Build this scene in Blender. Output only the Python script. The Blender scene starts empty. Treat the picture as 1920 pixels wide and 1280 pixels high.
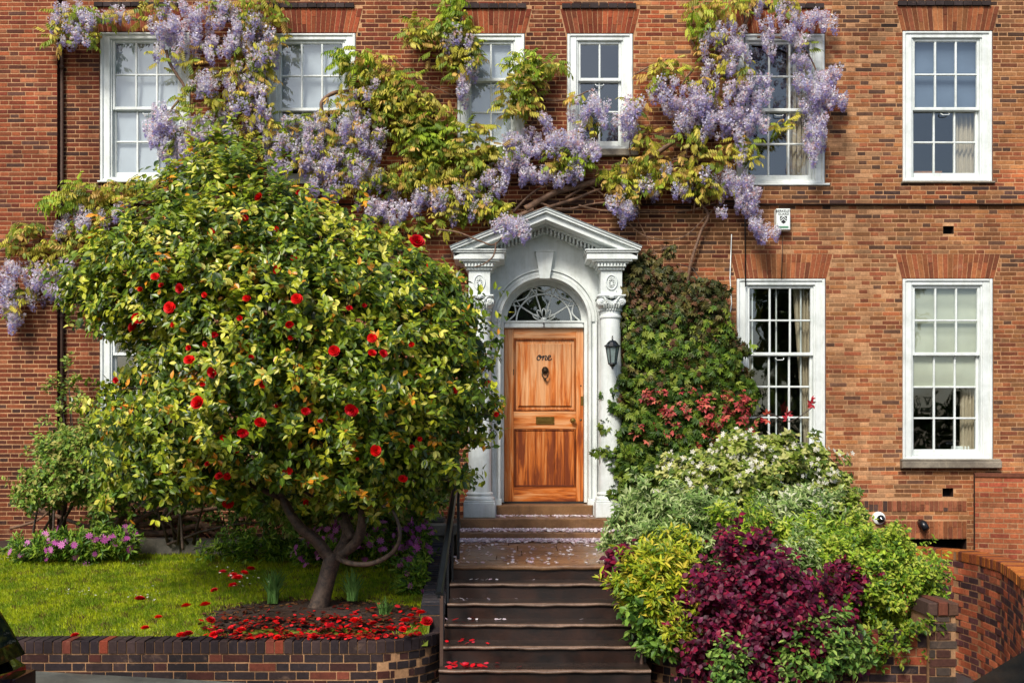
import bpy, math, random
import numpy as np
from mathutils import Vector, Matrix
random.seed(7); RNG = np.random.default_rng(7)
sc = bpy.context.scene
COL = sc.collection
PI = math.pi
CAMY = -12.9; CAMZ = 2.1; F = 2000.0; HOR = 830.0

def W(px, py, d):
    """a photo pixel at distance d from the camera plane -> a point of the place"""
    return ((px-960)*d/F, d+CAMY, CAMZ-(py-HOR)*d/F)
def X(px, d=12.9): return (px-960)*d/F
def Z(py, d=12.9): return CAMZ-(py-HOR)*d/F
def lin(c):
    return tuple(((v/255.)/12.92 if v/255. <= .04045 else ((v/255.+.055)/1.055)**2.4) for v in c)
def pal(*cs): return np.array([lin(c) for c in cs])

# ------------------------------------------------------------------ mesh builder
class MB:
    def __init__(s): s.v=[]; s.l=[]; s.t=[]; s.c=[]; s.n=0
    def arr(s, V, L, T, C):
        V=np.asarray(V,float).reshape(-1,3); s.v.append(V); s.l.append(np.asarray(L,np.int64)+s.n)
        s.t.append(np.asarray(T,np.int64))
        C=np.asarray(C,float)
        if C.ndim==1: C=np.tile(C,(len(V),1))
        s.c.append(C); s.n+=len(V)
    def add(s, V, faces, c=(1,1,1)):
        L=[i for f in faces for i in f]; T=[len(f) for f in faces]
        s.arr(V,L,T,c)
    def box(s,x0,x1,y0,y1,z0,z1,c=(1,1,1)):
        V=[(x0,y0,z0),(x1,y0,z0),(x1,y1,z0),(x0,y1,z0),(x0,y0,z1),(x1,y0,z1),(x1,y1,z1),(x0,y1,z1)]
        s.add(V,[(0,3,2,1),(4,5,6,7),(0,1,5,4),(1,2,6,5),(2,3,7,6),(3,0,4,7)],c)
    def bbox(s,x0,x1,y0,y1,z0,z1,b=.006,c=(1,1,1)):
        """box with a chamfer on the four front edges"""
        V=[(x0+b,y0,z0+b),(x1-b,y0,z0+b),(x1-b,y0,z1-b),(x0+b,y0,z1-b),
           (x0,y0+b,z0),(x1,y0+b,z0),(x1,y0+b,z1),(x0,y0+b,z1),
           (x0,y1,z0),(x1,y1,z0),(x1,y1,z1),(x0,y1,z1)]
        s.add(V,[(0,1,2,3),(4,5,1,0),(5,6,2,1),(6,7,3,2),(7,4,0,3),(8,9,5,4),(9,10,6,5),(10,11,7,6),(11,8,4,7),(8,11,10,9)],c)
    def prism(s, poly, y0, y1, c=(1,1,1)):
        """poly in xz (counter-clockwise seen from -y), pushed from y0 to y1"""
        n=len(poly)
        V=[(p[0],y0,p[1]) for p in poly]+[(p[0],y1,p[1]) for p in poly]
        s.add(V,[tuple(range(n)),tuple(range(2*n-1,n-1,-1))]+[(i,i+n,(i+1)%n+n,(i+1)%n) for i in range(n)],c)
    def hprism(s, poly, z0, z1, c=(1,1,1)):
        n=len(poly)
        V=[(p[0],p[1],z0) for p in poly]+[(p[0],p[1],z1) for p in poly]
        s.add(V,[tuple(range(n-1,-1,-1)),tuple(range(n,2*n))]+[(i,(i+1)%n,(i+1)%n+n,i+n) for i in range(n)],c)
    def tube(s, P, R, n=8, c=(1,1,1), cap=True, wob=0):
        P=[Vector(p) for p in P]
        if not hasattr(R,'__len__'): R=[R]*len(P)
        V=[]; ref=None
        for i,p in enumerate(P):
            t=(P[min(i+1,len(P)-1)]-P[max(i-1,0)])
            t=t.normalized() if t.length>1e-9 else Vector((0,0,1))
            if ref is None:
                ref=Vector((0,1,0)) if abs(t.y)<.9 else Vector((1,0,0))
            u=(ref-t*ref.dot(t)).normalized(); w=t.cross(u); ref=u
            for k in range(n):
                a=2*PI*k/n; r=R[i]*(1+(random.uniform(-wob,wob) if wob else 0))
                V.append(tuple(p+(u*math.cos(a)+w*math.sin(a))*r))
        Fs=[(i*n+k,i*n+(k+1)%n,(i+1)*n+(k+1)%n,(i+1)*n+k) for i in range(len(P)-1) for k in range(n)]
        if cap: Fs+= [tuple(range(n-1,-1,-1)), tuple(range((len(P)-1)*n,len(P)*n))]
        s.add(V,Fs,c)
    def lathe(s, prof, cx, cy, n=32, c=(1,1,1), squash=1):
        V=[]
        for r,z in prof:
            for k in range(n):
                a=2*PI*k/n; V.append((cx+r*math.cos(a),cy+r*math.sin(a)*squash,z))
        m=len(prof)
        Fs=[(i*n+k,i*n+(k+1)%n,(i+1)*n+(k+1)%n,(i+1)*n+k) for i in range(m-1) for k in range(n)]
        Fs+=[tuple(range(n-1,-1,-1)), tuple(range((m-1)*n,m*n))]
        s.add(V,Fs,c)
    def inst(s, tmpl, pos, rot, scale, col, shade=None):
        """many copies of a template (V,faces) in one mesh; rot (m,3,3), col (m,3)"""
        V,Fs=tmpl[0],tmpl[1]; V=np.asarray(V,float); m=len(pos)
        if m==0: return
        scale=np.broadcast_to(np.asarray(scale,float).reshape(-1,1) if np.ndim(scale)<2 else scale,(m,3)) if np.ndim(scale)>0 else np.full((m,3),scale)
        P=np.einsum('mij,mnj->mni',rot,V[None]*scale[:,None,:])+np.asarray(pos)[:,None,:]
        L=np.array([i for f in Fs for i in f]); T=np.array([len(f) for f in Fs]); k=len(V)
        LL=(L[None]+(np.arange(m)*k)[:,None]).ravel(); TT=np.tile(T,m)
        C=np.repeat(np.asarray(col)[:,None,:],k,1)
        if len(tmpl)>2 and tmpl[2] is not None: C=C*np.asarray(tmpl[2])[None]
        s.arr(P.reshape(-1,3),LL,TT,C.reshape(-1,3))
    def build(s, name, mat, parent=None, smooth=False, org=None, auto=None):
        V=np.concatenate(s.v) if s.v else np.zeros((0,3)); L=np.concatenate(s.l); T=np.concatenate(s.t); C=np.concatenate(s.c)
        o0 = ORG.get(parent.name,(0,0,0)) if parent else (org or (0,0,0))
        V=V-np.array(o0)
        me=bpy.data.meshes.new(name)
        me.vertices.add(len(V)); me.vertices.foreach_set('co',V.ravel().astype(np.float32))
        me.loops.add(len(L)); me.loops.foreach_set('vertex_index',L.astype(np.int32))
        me.polygons.add(len(T)); st=np.concatenate([[0],np.cumsum(T)[:-1]])
        me.polygons.foreach_set('loop_start',st.astype(np.int32))
        me.polygons.foreach_set('use_smooth',np.full(len(T),bool(smooth)))
        a=me.color_attributes.new('Col','FLOAT_COLOR','POINT')
        a.data.foreach_set('color',np.concatenate([C,np.ones((len(C),1))],1).ravel().astype(np.float32))
        me.update(calc_edges=True); me.validate()
        me.materials.append(mat)
        if auto is not None:
            me.set_sharp_from_angle(angle=auto)
        o=bpy.data.objects.new(name,me); COL.objects.link(o)
        if parent: o.parent=parent; ORG[o.name]=o0
        else: o.location=o0; ORG[o.name]=o0
        return o
ORG={}
USED=set()
def tag(o,label=None,cat=None,group=None,kind=None):
    if label: o['label']=label
    if cat: o['category']=cat
    if group: o['group']=group
    if kind: o['kind']=kind
    return o
def thing(name,label,cat,loc,group=None):
    o=bpy.data.objects.new(name,None); COL.objects.link(o); o.location=loc; o.empty_display_size=.1
    ORG[o.name]=tuple(loc); return tag(o,label,cat,group)

# ------------------------------------------------------------------ materials
def nt(name):
    m=bpy.data.materials.new(name); m.use_nodes=True; t=m.node_tree; t.nodes.clear(); return m,t
def nd(t,typ,**kw):
    n=t.nodes.new(typ)
    for k,v in kw.items():
        if k.startswith('i_'): n.inputs[k[2:].replace('_',' ')].default_value=v
        else: setattr(n,k,v)
    return n
def mix(t,a,b,f,mode='MIX'):
    n=t.nodes.new('ShaderNodeMix'); n.data_type='RGBA'; n.blend_type=mode
    for s,v in ((0,f),(6,a),(7,b)):
        if isinstance(v,(int,float,tuple)): n.inputs[s].default_value = v if not isinstance(v,tuple) else (*v,1)[:4]
        else: t.links.new(v,n.inputs[s])
    return n.outputs[2]
def ramp(t,inp,stops):
    r=t.nodes.new('ShaderNodeValToRGB'); t.links.new(inp,r.inputs[0]); e=r.color_ramp.elements
    while len(e)<len(stops): e.new(.5)
    for i,(p,c) in enumerate(stops):
        e[i].position=p; e[i].color=(*c,1) if len(c)==3 else c
    return r.outputs[0]
def coords(t,scale=(1,1,1)):
    c=t.nodes.new('ShaderNodeTexCoord'); m=t.nodes.new('ShaderNodeMapping'); m.inputs['Scale'].default_value=scale
    t.links.new(c.outputs['Object'],m.inputs[0]); return m.outputs[0]
def noise(t,vec,scale,detail=4,rough=.6,dist=0):
    n=nd(t,'ShaderNodeTexNoise'); n.inputs['Scale'].default_value=scale; n.inputs['Detail'].default_value=detail
    n.inputs['Roughness'].default_value=rough; n.inputs['Distortion'].default_value=dist
    t.links.new(vec,n.inputs['Vector']); return n.outputs['Fac']
def finish(m,t,colour,rough=.6,bump=None,bs=.3,bd=.01,metal=0,spec=.5,coat=0,trans=0,roughs=None):
    p=nd(t,'ShaderNodeBsdfPrincipled'); o=nd(t,'ShaderNodeOutputMaterial')
    if isinstance(colour,tuple): p.inputs['Base Color'].default_value=(*colour,1)
    else: t.links.new(colour,p.inputs['Base Color'])
    p.inputs['Roughness'].default_value=rough; p.inputs['Metallic'].default_value=metal
    p.inputs['Specular IOR Level'].default_value=spec; p.inputs['Coat Weight'].default_value=coat
    if roughs is not None: t.links.new(roughs,p.inputs['Roughness'])
    if bump is not None:
        b=nd(t,'ShaderNodeBump'); b.inputs['Strength'].default_value=bs; b.inputs['Distance'].default_value=bd
        t.links.new(bump,b.inputs['Height']); t.links.new(b.outputs[0],p.inputs['Normal'])
    if trans:
        tr=nd(t,'ShaderNodeBsdfTranslucent'); mx=nd(t,'ShaderNodeMixShader'); mx.inputs[0].default_value=trans
        if isinstance(colour,tuple): tr.inputs[0].default_value=(*colour,1)
        else: t.links.new(colour,tr.inputs[0])
        t.links.new(p.outputs[0],mx.inputs[1]); t.links.new(tr.outputs[0],mx.inputs[2]); t.links.new(mx.outputs[0],o.inputs[0])
    else: t.links.new(p.outputs[0],o.inputs[0])
    return m
def attr(t):
    a=nd(t,'ShaderNodeAttribute'); a.attribute_name='Col'; return a.outputs['Color']

def m_brick():
    m,t=nt('brickwork'); v=coords(t)
    c=attr(t)
    n1=noise(t,v,38,5,.7); n2=noise(t,v,.9,4,.65,.4); n3=noise(t,v,170,3,.7); n4=noise(t,coords(t,(1,1,.28)),2.3,5,.7,.6)
    c=mix(t,c,ramp(t,n1,[(.3,(.62,.6,.6)),(.72,(1.32,1.3,1.28))]),.8,'MULTIPLY')
    c=mix(t,c,ramp(t,n3,[(.35,(.72,.72,.72)),(.7,(1.2,1.2,1.2))]),.6,'MULTIPLY')
    c=mix(t,c,ramp(t,n4,[(.42,(1,1,1)),(.62,(.62,.57,.55))]),.65,'MULTIPLY')      # soot and rain streaks
    c=mix(t,c,ramp(t,n2,[(.35,(.74,.72,.72)),(.65,(1.16,1.14,1.12))]),.9,'MULTIPLY')
    n5=noise(t,v,5.5,5,.7,.5)
    c=mix(t,c,lin((176,140,110)),ramp(t,n5,[(.60,(0,0,0)),(.80,(.38,.38,.38))]))
    h=mix(t,n1,n3,.5)
    return finish(m,t,c,.9,h,.55,.006,spec=.25)
def m_leaf(name,rough=.4,trans=.22,spec=.5):
    m,t=nt(name); v=coords(t); c=attr(t)
    n=noise(t,v,60,2,.5)
    c=mix(t,c,ramp(t,n,[(.3,(.8,.8,.8)),(.7,(1.15,1.15,1.12))]),.7,'MULTIPLY')
    return finish(m,t,c,rough,trans=trans,spec=spec)
def m_white():
    m,t=nt('white_paint'); v=coords(t)
    n=noise(t,v,3,6,.7,.3); n2=noise(t,v,40,3,.6); n3=noise(t,coords(t,(6,6,.8)),2.5,5,.7)
    c=mix(t,lin((220,226,224)),lin((188,196,192)),ramp(t,n,[(.45,(0,0,0)),(.75,(1,1,1))]))
    c=mix(t,c,ramp(t,n3,[(.45,(1,1,1)),(.72,(.78,.77,.72))]),.7,'MULTIPLY')
    return finish(m,t,c,.42,n2,.12,.002)
def m_stone(name,a,b,sc_=4,rough=.8,bs=.4,coat=0):
    m,t=nt(name); v=coords(t); n=noise(t,v,sc_,7,.7,.3); n2=noise(t,v,60,4,.7); n3=noise(t,v,1.3,4,.6)
    c=mix(t,lin(a),lin(b),ramp(t,n,[(.35,(0,0,0)),(.65,(1,1,1))]))
    c=mix(t,c,ramp(t,n2,[(.3,(.7,.7,.7)),(.7,(1.2,1.2,1.2))]),.7,'MULTIPLY')
    c=mix(t,c,ramp(t,n3,[(.35,(.72,.7,.68)),(.6,(1.1,1.1,1.1))]),.7,'MULTIPLY')
    r=ramp(t,n3,[(.4,(rough*.55,)*3),(.6,(rough,)*3)])
    return finish(m,t,c,rough,n2,bs,.004,roughs=r,coat=coat)
def m_plain(name,c,rough=.5,metal=0,spec=.5,coat=0,var=.25,s=20):
    m,t=nt(name); v=coords(t); n=noise(t,v,s,4,.6)
    cc=mix(t,lin(c),ramp(t,n,[(.3,(1-var,)*3),(.7,(1+var*.5,)*3)]),1.,'MULTIPLY')
    return finish(m,t,cc,rough,n,.08,.002,metal=metal,spec=spec,coat=coat)
def m_attr(name,rough=.6,metal=0,trans=0,spec=.5,coat=0,bs=.15,s=30):
    m,t=nt(name); v=coords(t); n=noise(t,v,s,4,.6)
    c=mix(t,attr(t),ramp(t,n,[(.3,(.8,.8,.8)),(.7,(1.12,1.12,1.12))]),.8,'MULTIPLY')
    return finish(m,t,c,rough,n,bs,.003,metal=metal,trans=trans,spec=spec,coat=coat)
def m_glass():
    m,t=nt('window_glass'); v=coords(t); n=noise(t,v,1.6,2,.5)
    o=nd(t,'ShaderNodeOutputMaterial'); g=nd(t,'ShaderNodeBsdfGlossy'); g.inputs['Roughness'].default_value=.015
    g.inputs['Color'].default_value=(.9,.96,1,1)
    tr=nd(t,'ShaderNodeBsdfTransparent'); tr.inputs[0].default_value=(.93,.96,.95,1)
    lw=nd(t,'ShaderNodeLayerWeight'); lw.inputs['Blend'].default_value=.5       # Schlick reflectance, the same from both sides of the pane
    pw=nd(t,'ShaderNodeMath',operation='POWER'); pw.inputs[1].default_value=5; t.links.new(lw.outputs['Facing'],pw.inputs[0])
    fr=nd(t,'ShaderNodeMath',operation='MULTIPLY_ADD'); fr.inputs[1].default_value=.87; fr.inputs[2].default_value=.13; t.links.new(pw.outputs[0],fr.inputs[0])
    b=nd(t,'ShaderNodeBump'); b.inputs['Strength'].default_value=.25; b.inputs['Distance'].default_value=.02
    t.links.new(n,b.inputs['Height']); t.links.new(b.outputs[0],g.inputs['Normal'])
    mx=nd(t,'ShaderNodeMixShader'); t.links.new(fr.outputs[0],mx.inputs[0]); t.links.new(tr.outputs[0],mx.inputs[1]); t.links.new(g.outputs[0],mx.inputs[2])
    t.links.new(mx.outputs[0],o.inputs[0]); return m
def m_wood(name='varnished_pine',horiz=False,shift=0.,dark=1.):
    m,t=nt(name); g=(lambda a,b:(b,a,a)) if horiz else (lambda a,b:(a,a,b))
    v=coords(t,g(30,.9)); v2=coords(t,g(12,1.0)); v3=coords(t,g(110,2.2))
    n=noise(t,v,2.2,6,.65,.9); n2=noise(t,v2,1.6,5,.6,.7); n3=noise(t,v3,1.3,3,.6,.3)
    # colour runs with the height: the foot of the door is darker
    tc=nd(t,'ShaderNodeTexCoord'); sp=nd(t,'ShaderNodeSeparateXYZ'); t.links.new(tc.outputs['Object'],sp.inputs[0])
    mr=nd(t,'ShaderNodeMapRange'); mr.inputs['From Min'].default_value=1.2; mr.inputs['From Max'].default_value=3.2
    mr.inputs['To Min'].default_value=.12; mr.inputs['To Max'].default_value=-.12; t.links.new(sp.outputs[2],mr.inputs[0])
    ad0=nd(t,'ShaderNodeMath',operation='ADD'); t.links.new(n2,ad0.inputs[0]); t.links.new(mr.outputs[0],ad0.inputs[1])
    ad=nd(t,'ShaderNodeMath',operation='ADD'); t.links.new(ad0.outputs[0],ad.inputs[0]); ad.inputs[1].default_value=shift
    c=ramp(t,ad.outputs[0],[(.34,lin((218,166,118))),(.45,lin((208,138,80))),(.54,lin((194,108,38))),(.68,lin((124,58,20)))])
    c=mix(t,c,ramp(t,n,[(.32,(.62,.50,.42)),(.55,(1,1,1)),(.75,(1.12,1.08,1))]),.75,'MULTIPLY')
    c=mix(t,c,ramp(t,n3,[(.35,(.84,.78,.72)),(.6,(1.04,1.04,1.04))]),.8,'MULTIPLY')
    c=mix(t,c,(dark,dark*.96,dark*.92),1.,'MULTIPLY')
    return finish(m,t,c,.38,n3,.15,.002,coat=.15)
def m_cloth(name,c,trans=.3):
    m,t=nt(name); v=coords(t,(1,1,1)); n=noise(t,v,120,2,.5); n2=noise(t,v,3,3,.5)
    cc=mix(t,lin(c),ramp(t,n2,[(.3,(.85,.85,.85)),(.7,(1.08,1.08,1.08))]),1.,'MULTIPLY')
    return finish(m,t,cc,.9,n,.2,.002,trans=trans,spec=.1)
M=dict(
 brick=m_brick(), white=m_white(), glass=m_glass(), wood=m_wood(), woodh=m_wood('varnished_pine_rail',True,-.02), woodlow=m_wood('varnished_pine_low_panel',False,.07,.92), wooddark=m_wood('darkened_moulding',False,.16,.62),
 camellia=m_leaf('camellia_leaf',.36,.22,.45), leaf=m_leaf('leaf',.5,.28,.35), petal=m_leaf('petal',.55,.35,.3), red=m_leaf('camellia_petal',.5,.2,.3),
 grass=m_leaf('grass_blade',.55,.3,.3),
 sill=m_stone('sill_stone',(150,140,122),(112,104,92),5), step=m_stone('wet_sandstone',(150,112,74),(104,74,50),3,.5,.5,.15), tread=m_stone('dark_tread_stone',(56,41,32),(32,25,22),4,.45,.5,.2), nose=m_stone('worn_lit_nosing',(132,106,88),(84,66,54),6,.5,.5,.1),
 darkstep=m_stone('wet_dark_stone',(50,29,20),(18,14,13),4,.5,.5,.1), pier=m_stone('weathered_stone',(122,116,104),(72,70,64),5),
 bark=m_stone('bark',(92,74,60),(36,28,24),22,.85,1.), barkgrey=m_stone('wisteria_bark',(134,100,74),(78,56,42),16,.85,.7),
 soil=m_stone('soil',(62,44,34),(32,24,20),12,.9,.9), pave=m_stone('pavement_stone',(104,106,98),(74,76,72),3,.8,.3),
 asphalt=m_stone('asphalt',(70,70,72),(52,52,54),30,.8,.5), lawn=m_stone('turf',(110,124,26),(78,94,20),6,.9,.8),
 black=m_plain('black_paint',(22,26,30),.3), rust=m_plain('rusty_iron',(70,48,36),.7), brass=m_plain('aged_brass',(150,120,60),.35,metal=.9),
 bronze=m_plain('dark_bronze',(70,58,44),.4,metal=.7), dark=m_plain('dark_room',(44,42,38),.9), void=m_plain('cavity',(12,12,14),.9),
 curtain=m_cloth('curtain_cloth',(184,172,148),.0), blindskygrey=m_cloth('blind_sky_grey',(168,175,182),.0), blindcream=m_cloth('blind_cream',(172,176,158),.0),
 blindskyblue=m_cloth('blind_sky_blue',(98,112,130),.0), plastic=m_plain('white_plastic',(224,232,228),.4,var=.05), ink=m_plain('black_ink',(26,26,28),.6),
 attr=m_attr('painted'), metal=m_plain('steel',(150,150,150),.3,metal=1), carpaint=m_plain('black_car_paint',(10,12,14),.12,coat=1,var=.05),
 tyre=m_plain('rubber',(20,20,20),.8), carglass=m_plain('tinted_glass',(16,26,28),.03,spec=.8,var=.02), chair=m_plain('tan_chair_cloth',(150,100,56),.8),
 lantglass=m_plain('frosted_lantern_glass',(120,136,134),.2), redlamp=m_plain('red_lamp',(34,6,8),.15), slate=m_stone('slate',(70,72,78),(50,52,58),6),
 greencar=m_plain('dark_green_car_paint',(14,40,38),.12,coat=1,var=.05),
)
# ------------------------------------------------------------------ brick laying
MORTAR=lin((194,152,112))
def zone_pal_left(x,z):
    r=random.random()
    if r<.07: c=(98,64,54)
    elif r<.24: c=(112,62,46)
    elif r<.78: c=random.choice([(138,66,42),(146,72,44),(128,60,42),(154,80,48)])
    elif r<.94: c=(164,88,54)
    else: c=(178,108,72)
    return c
def zone_pal_right(x,z):
    r=random.random(); tan=math.exp(-((x-4.2)/.55)**2)
    if r<.06: c=(112,80,62)
    elif r<.06+.5*tan: c=random.choice([(186,142,102),(176,130,90)])
    elif r<.72: c=random.choice([(168,114,70),(160,106,64),(174,122,78),(154,98,60),(162,110,74)])
    elif r<.9: c=random.choice([(150,86,58),(156,92,62)])
    else: c=(172,102,64)
    if z>5.4 and random.random()<.08: c=(90,66,54)
    return c
_ph=[(random.uniform(.5,1.6),random.uniform(.6,2.2),random.uniform(0,6.3)) for _ in range(6)]
def drift(x,z): return sum(math.sin(a*x*1.3+b*z*1.1+p) for a,b,p in _ph)/3.2
SILLS=[(187,357,340),(500,667,342),(857,984,285),(1063,1187,295),(1380,1547,347),(1692,1861,343),(1381,1548,862),(1692,1862,878)]
def house_pal(x,z):
    c=house_base(x,z); m=1+.17*drift(x,z)
    for a,b,y in SILLS:                                   # soot washed down under the sills
        dz=Z(y)-z
        if X(a)-.12<x<X(b)+.12 and 0<dz<.32: m*= .80+.5*dz if random.random()<.75 else 1
        if abs(x-X(a))<.13 and 0<dz<.7 or abs(x-X(b))<.13 and 0<dz<.7: m*=.86
    if z>6.9 and random.random()<.3: m*=.8
    return tuple(min(255,v*m) for v in c)
def house_base(x,z):
    k=(x-1.6)/2.4+random.gauss(0,.35)
    c = zone_pal_right(x,z) if k>0 else zone_pal_left(x,z)
    # darker bricks under the band and beside the porch, old smoke stains at far left
    if -.4<x<2.9 and 4.2<z<5.3: c=tuple(v*(.78) for v in c)
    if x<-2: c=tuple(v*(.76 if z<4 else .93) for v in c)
    if 4.95<z<5.35 and x>2.6 and random.random()<.4: c=random.choice([(150,78,48),(176,100,60),(92,66,58)])
    return c
def dark_pal(x,z):
    r=random.random()
    if r<.78: return random.choice([(62,50,52),(70,54,54),(54,46,50)])
    if r<.95: return random.choice([(92,48,40),(84,50,46)])
    return (136,70,52)
def red_pal(x,z):
    r=random.random()
    if r<.3: return (92,52,50)
    if r<.6: return (120,58,44)
    return random.choice([(158,78,50),(170,92,60)])
def clip(s0,s1,za,zb,holes):
    iv=[(s0,s1)]
    for (a,b,c,d) in holes:
        if zb-.004<=c or za+.004>=d: continue
        nv=[]
        for (p,q) in iv:
            if q<=a or p>=b: nv.append((p,q)); continue
            if p<a: nv.append((p,a-.006))
            if q>b: nv.append((b+.006,q))
        iv=nv
    return [(p,q) for p,q in iv if q-p>.02]
def lay(mb, P, s0,s1,z0,z1,holes,palf,proud=.004,jit=.0016,bond='flemish',mul=1.,seg=False,zf=None,cs=.072):
    SL,HL,JT,BHt=cs*(.215/.072) if cs>.06 else .200, .1025 if cs>.06 else .095, .010, cs-.0095
    """bricks along a path: P(s,out)->(x,y) where out is the distance in front of the wall"""
    row=0; z=z0
    while z<z1-.02:
        zt=min(z+BHt,z1); U=SL+HL+2*JT; s=s0-(.0 if row%2 else U/2)-U; k=0
        while s<s1:
            ln=(SL if (k%2==0) else HL)*random.uniform(.975,1.02)
            a,b=max(s,s0),min(s+ln,s1)
            if b-a>.02:
                for p,q in clip(a,b,z,zt,holes):
                    pr=proud+random.uniform(-jit,jit); c=palf((p+q)/2,z)
                    g=random.uniform(.84,1.14)*mul*1.0; lum=c[0]*.3+c[1]*.59+c[2]*.11; c=tuple(v*.96+lum*.04*k_ for v,k_ in zip(c,(1.1,1.,.9))); cc=np.array(lin(tuple(min(255,v*g*.94) for v in c)))
                    j=lambda:random.uniform(-.0022,.0022)
                    zz0=z+j(); zz1=zt+j(); za=z+j(); zb=zt+j(); dz=0; bv=.0025
                    if zf: dz=zf((p+q)/2)
                    f0,f1=P(p+j(),pr),P(q+j(),pr); k0,k1=P(p,0-.002),P(q,0-.002)
                    V=[(*f0,zz0+.003+dz),(*f1,za+.003+dz),(*f1,zb-.003+dz),(*f0,zz1-.003+dz),(*k0,z+dz),(*k1,z+dz),(*k1,zt+dz),(*k0,zt+dz)]
                    mb.add(V,[(0,1,2,3),(4,5,1,0),(5,6,2,1),(6,7,3,2),(7,4,0,3)],cc)
            s+=ln+.010; k+=1
        z+=cs; row+=1
def sheet(mb,x0,x1,z0,z1,holes,y=0,c=MORTAR):
    xs=sorted({x0,x1,*[h[0] for h in holes if x0<h[0]<x1],*[h[1] for h in holes if x0<h[1]<x1]})
    zs=sorted({z0,z1,*[h[2] for h in holes if z0<h[2]<z1],*[h[3] for h in holes if z0<h[3]<z1]})
    for a,b in zip(xs,xs[1:]):
        for p,q in zip(zs,zs[1:]):
            mx,mz=(a+b)/2,(p+q)/2
            if any(h[0]<mx<h[1] and h[2]<mz<h[3] for h in holes): continue
            mb.add([(a,y,p),(b,y,p),(b,y,q),(a,y,q)],[(0,1,2,3)],c)
def reveal(mb,h,d0,d1,c):
    a,b,p,q=h
    mb.add([(a,d0,p),(a,d1,p),(a,d1,q),(a,d0,q),(b,d0,p),(b,d1,p),(b,d1,q),(b,d0,q)],
           [(0,1,2,3),(4,7,6,5),(3,2,6,7),(0,4,5,1)],c)

# windows: outer casing in photo pixels of the wall plane, columns, meeting rail row
WIN=[('a',187,357,60,340,3,2,2,201),('b',500,667,62,342,3,2,2,203),('c',857,984,63,283,2,1,2,147),('d',1063,1187,63,281,2,1,2,147),
     ('e',1380,1547,63,345,3,2,2,204),('f',1692,1861,58,341,3,2,2,202),('g',187,357,520,860,3,2,3,663),('h',1381,1548,522,860,3,2,3,663),('i',1692,1862,522,862,3,2,3,663)]
HX0,HX1=X(118),7.6
def PX(s,o): return (s,-o)
house=thing('brick_house','tall red and tan brick house with white sash windows and an arched pedimented doorway','house',(.39,0,0))
hw=MB()
holes=[(X(x0),X(x1),Z(y1),Z(y0)) for (_,x0,x1,y0,y1,*r) in WIN]
DX=.389
porch_hole=(DX-.62,DX+.62,1.1,4.25)
vents=[(X(1768),X(1788),Z(438),Z(424)),(X(1767),X(1787),Z(930),Z(915))]
basement=(X(1600),X(1812),-.3,Z(1010))
cut=holes+vents+[basement]
sheet(hw,HX0,HX1,-.6,9.2,cut+[porch_hole],0)
for h in holes: reveal(hw,h,-.006,.14,lin((120,60,40)))
for h in vents+[basement]: reveal(hw,h,-.006,.3,lin((60,40,32)))
# arches over the windows
arch=[]
def arch_rows(a0,a1,zb,zt,spl):
    r=[]; n=max(1,round((zt-zb)/.0535))
    for i in range(n):
        p=zb+(zt-zb)*i/n; q=zb+(zt-zb)*(i+1)/n; e=spl*(i+.5)/n
        r.append((a0-e,a1+e,p,q))
    return r
brickholes=list(cut)
arches=[]
for (_,x0,x1,y0,y1,*r) in WIN:
    zb=Z(y0); zt=Z(y0-46); a0,a1=X(x0)-.01,X(x1)+.01
    arches.append((a0,a1,zb,zt,.075)); brickholes+=arch_rows(a0,a1,zb,zt,.075)
sold=[(X(1585),X(1812),Z(958),Z(938)),(X(1655),X(1812),Z(1009),Z(976))]
brickholes+=sold
band=(Z(383),Z(350))
rng_state=random.getstate()
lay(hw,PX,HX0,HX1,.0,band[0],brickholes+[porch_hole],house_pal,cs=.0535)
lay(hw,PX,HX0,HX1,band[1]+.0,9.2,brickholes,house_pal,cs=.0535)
# projecting band between the storeys
BH=[h for h in brickholes if h[2]<band[1] and h[3]>band[0]]
bx0=HX0
sheet(hw,bx0,HX1,band[0],band[1],[],-.030)
hw.add([(bx0,-.030,band[0]),(HX1,-.030,band[0]),(HX1,.01,band[0]),(bx0,.01,band[0])],[(0,3,2,1)],lin((60,36,30)))  # underside coloured dark for the shade beneath the band
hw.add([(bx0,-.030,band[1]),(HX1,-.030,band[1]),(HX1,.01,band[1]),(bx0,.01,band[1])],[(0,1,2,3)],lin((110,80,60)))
def band_pal(x,z): 
    c=house_pal(x,z); return c if random.random()<.88 else (84,62,56)
lay(hw,lambda s,o:(s,-.030-o),bx0,HX1,band[0]+.004,band[1],[],band_pal,cs=.0535)
hw.box(bx0-.01,HX1,-.05,.0,band[0]-.014,band[0]-.002,lin((52,36,30)))  # dark strip drawn in for the shadow line under the band
hw.build('wall',M['brick'],house)
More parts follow.
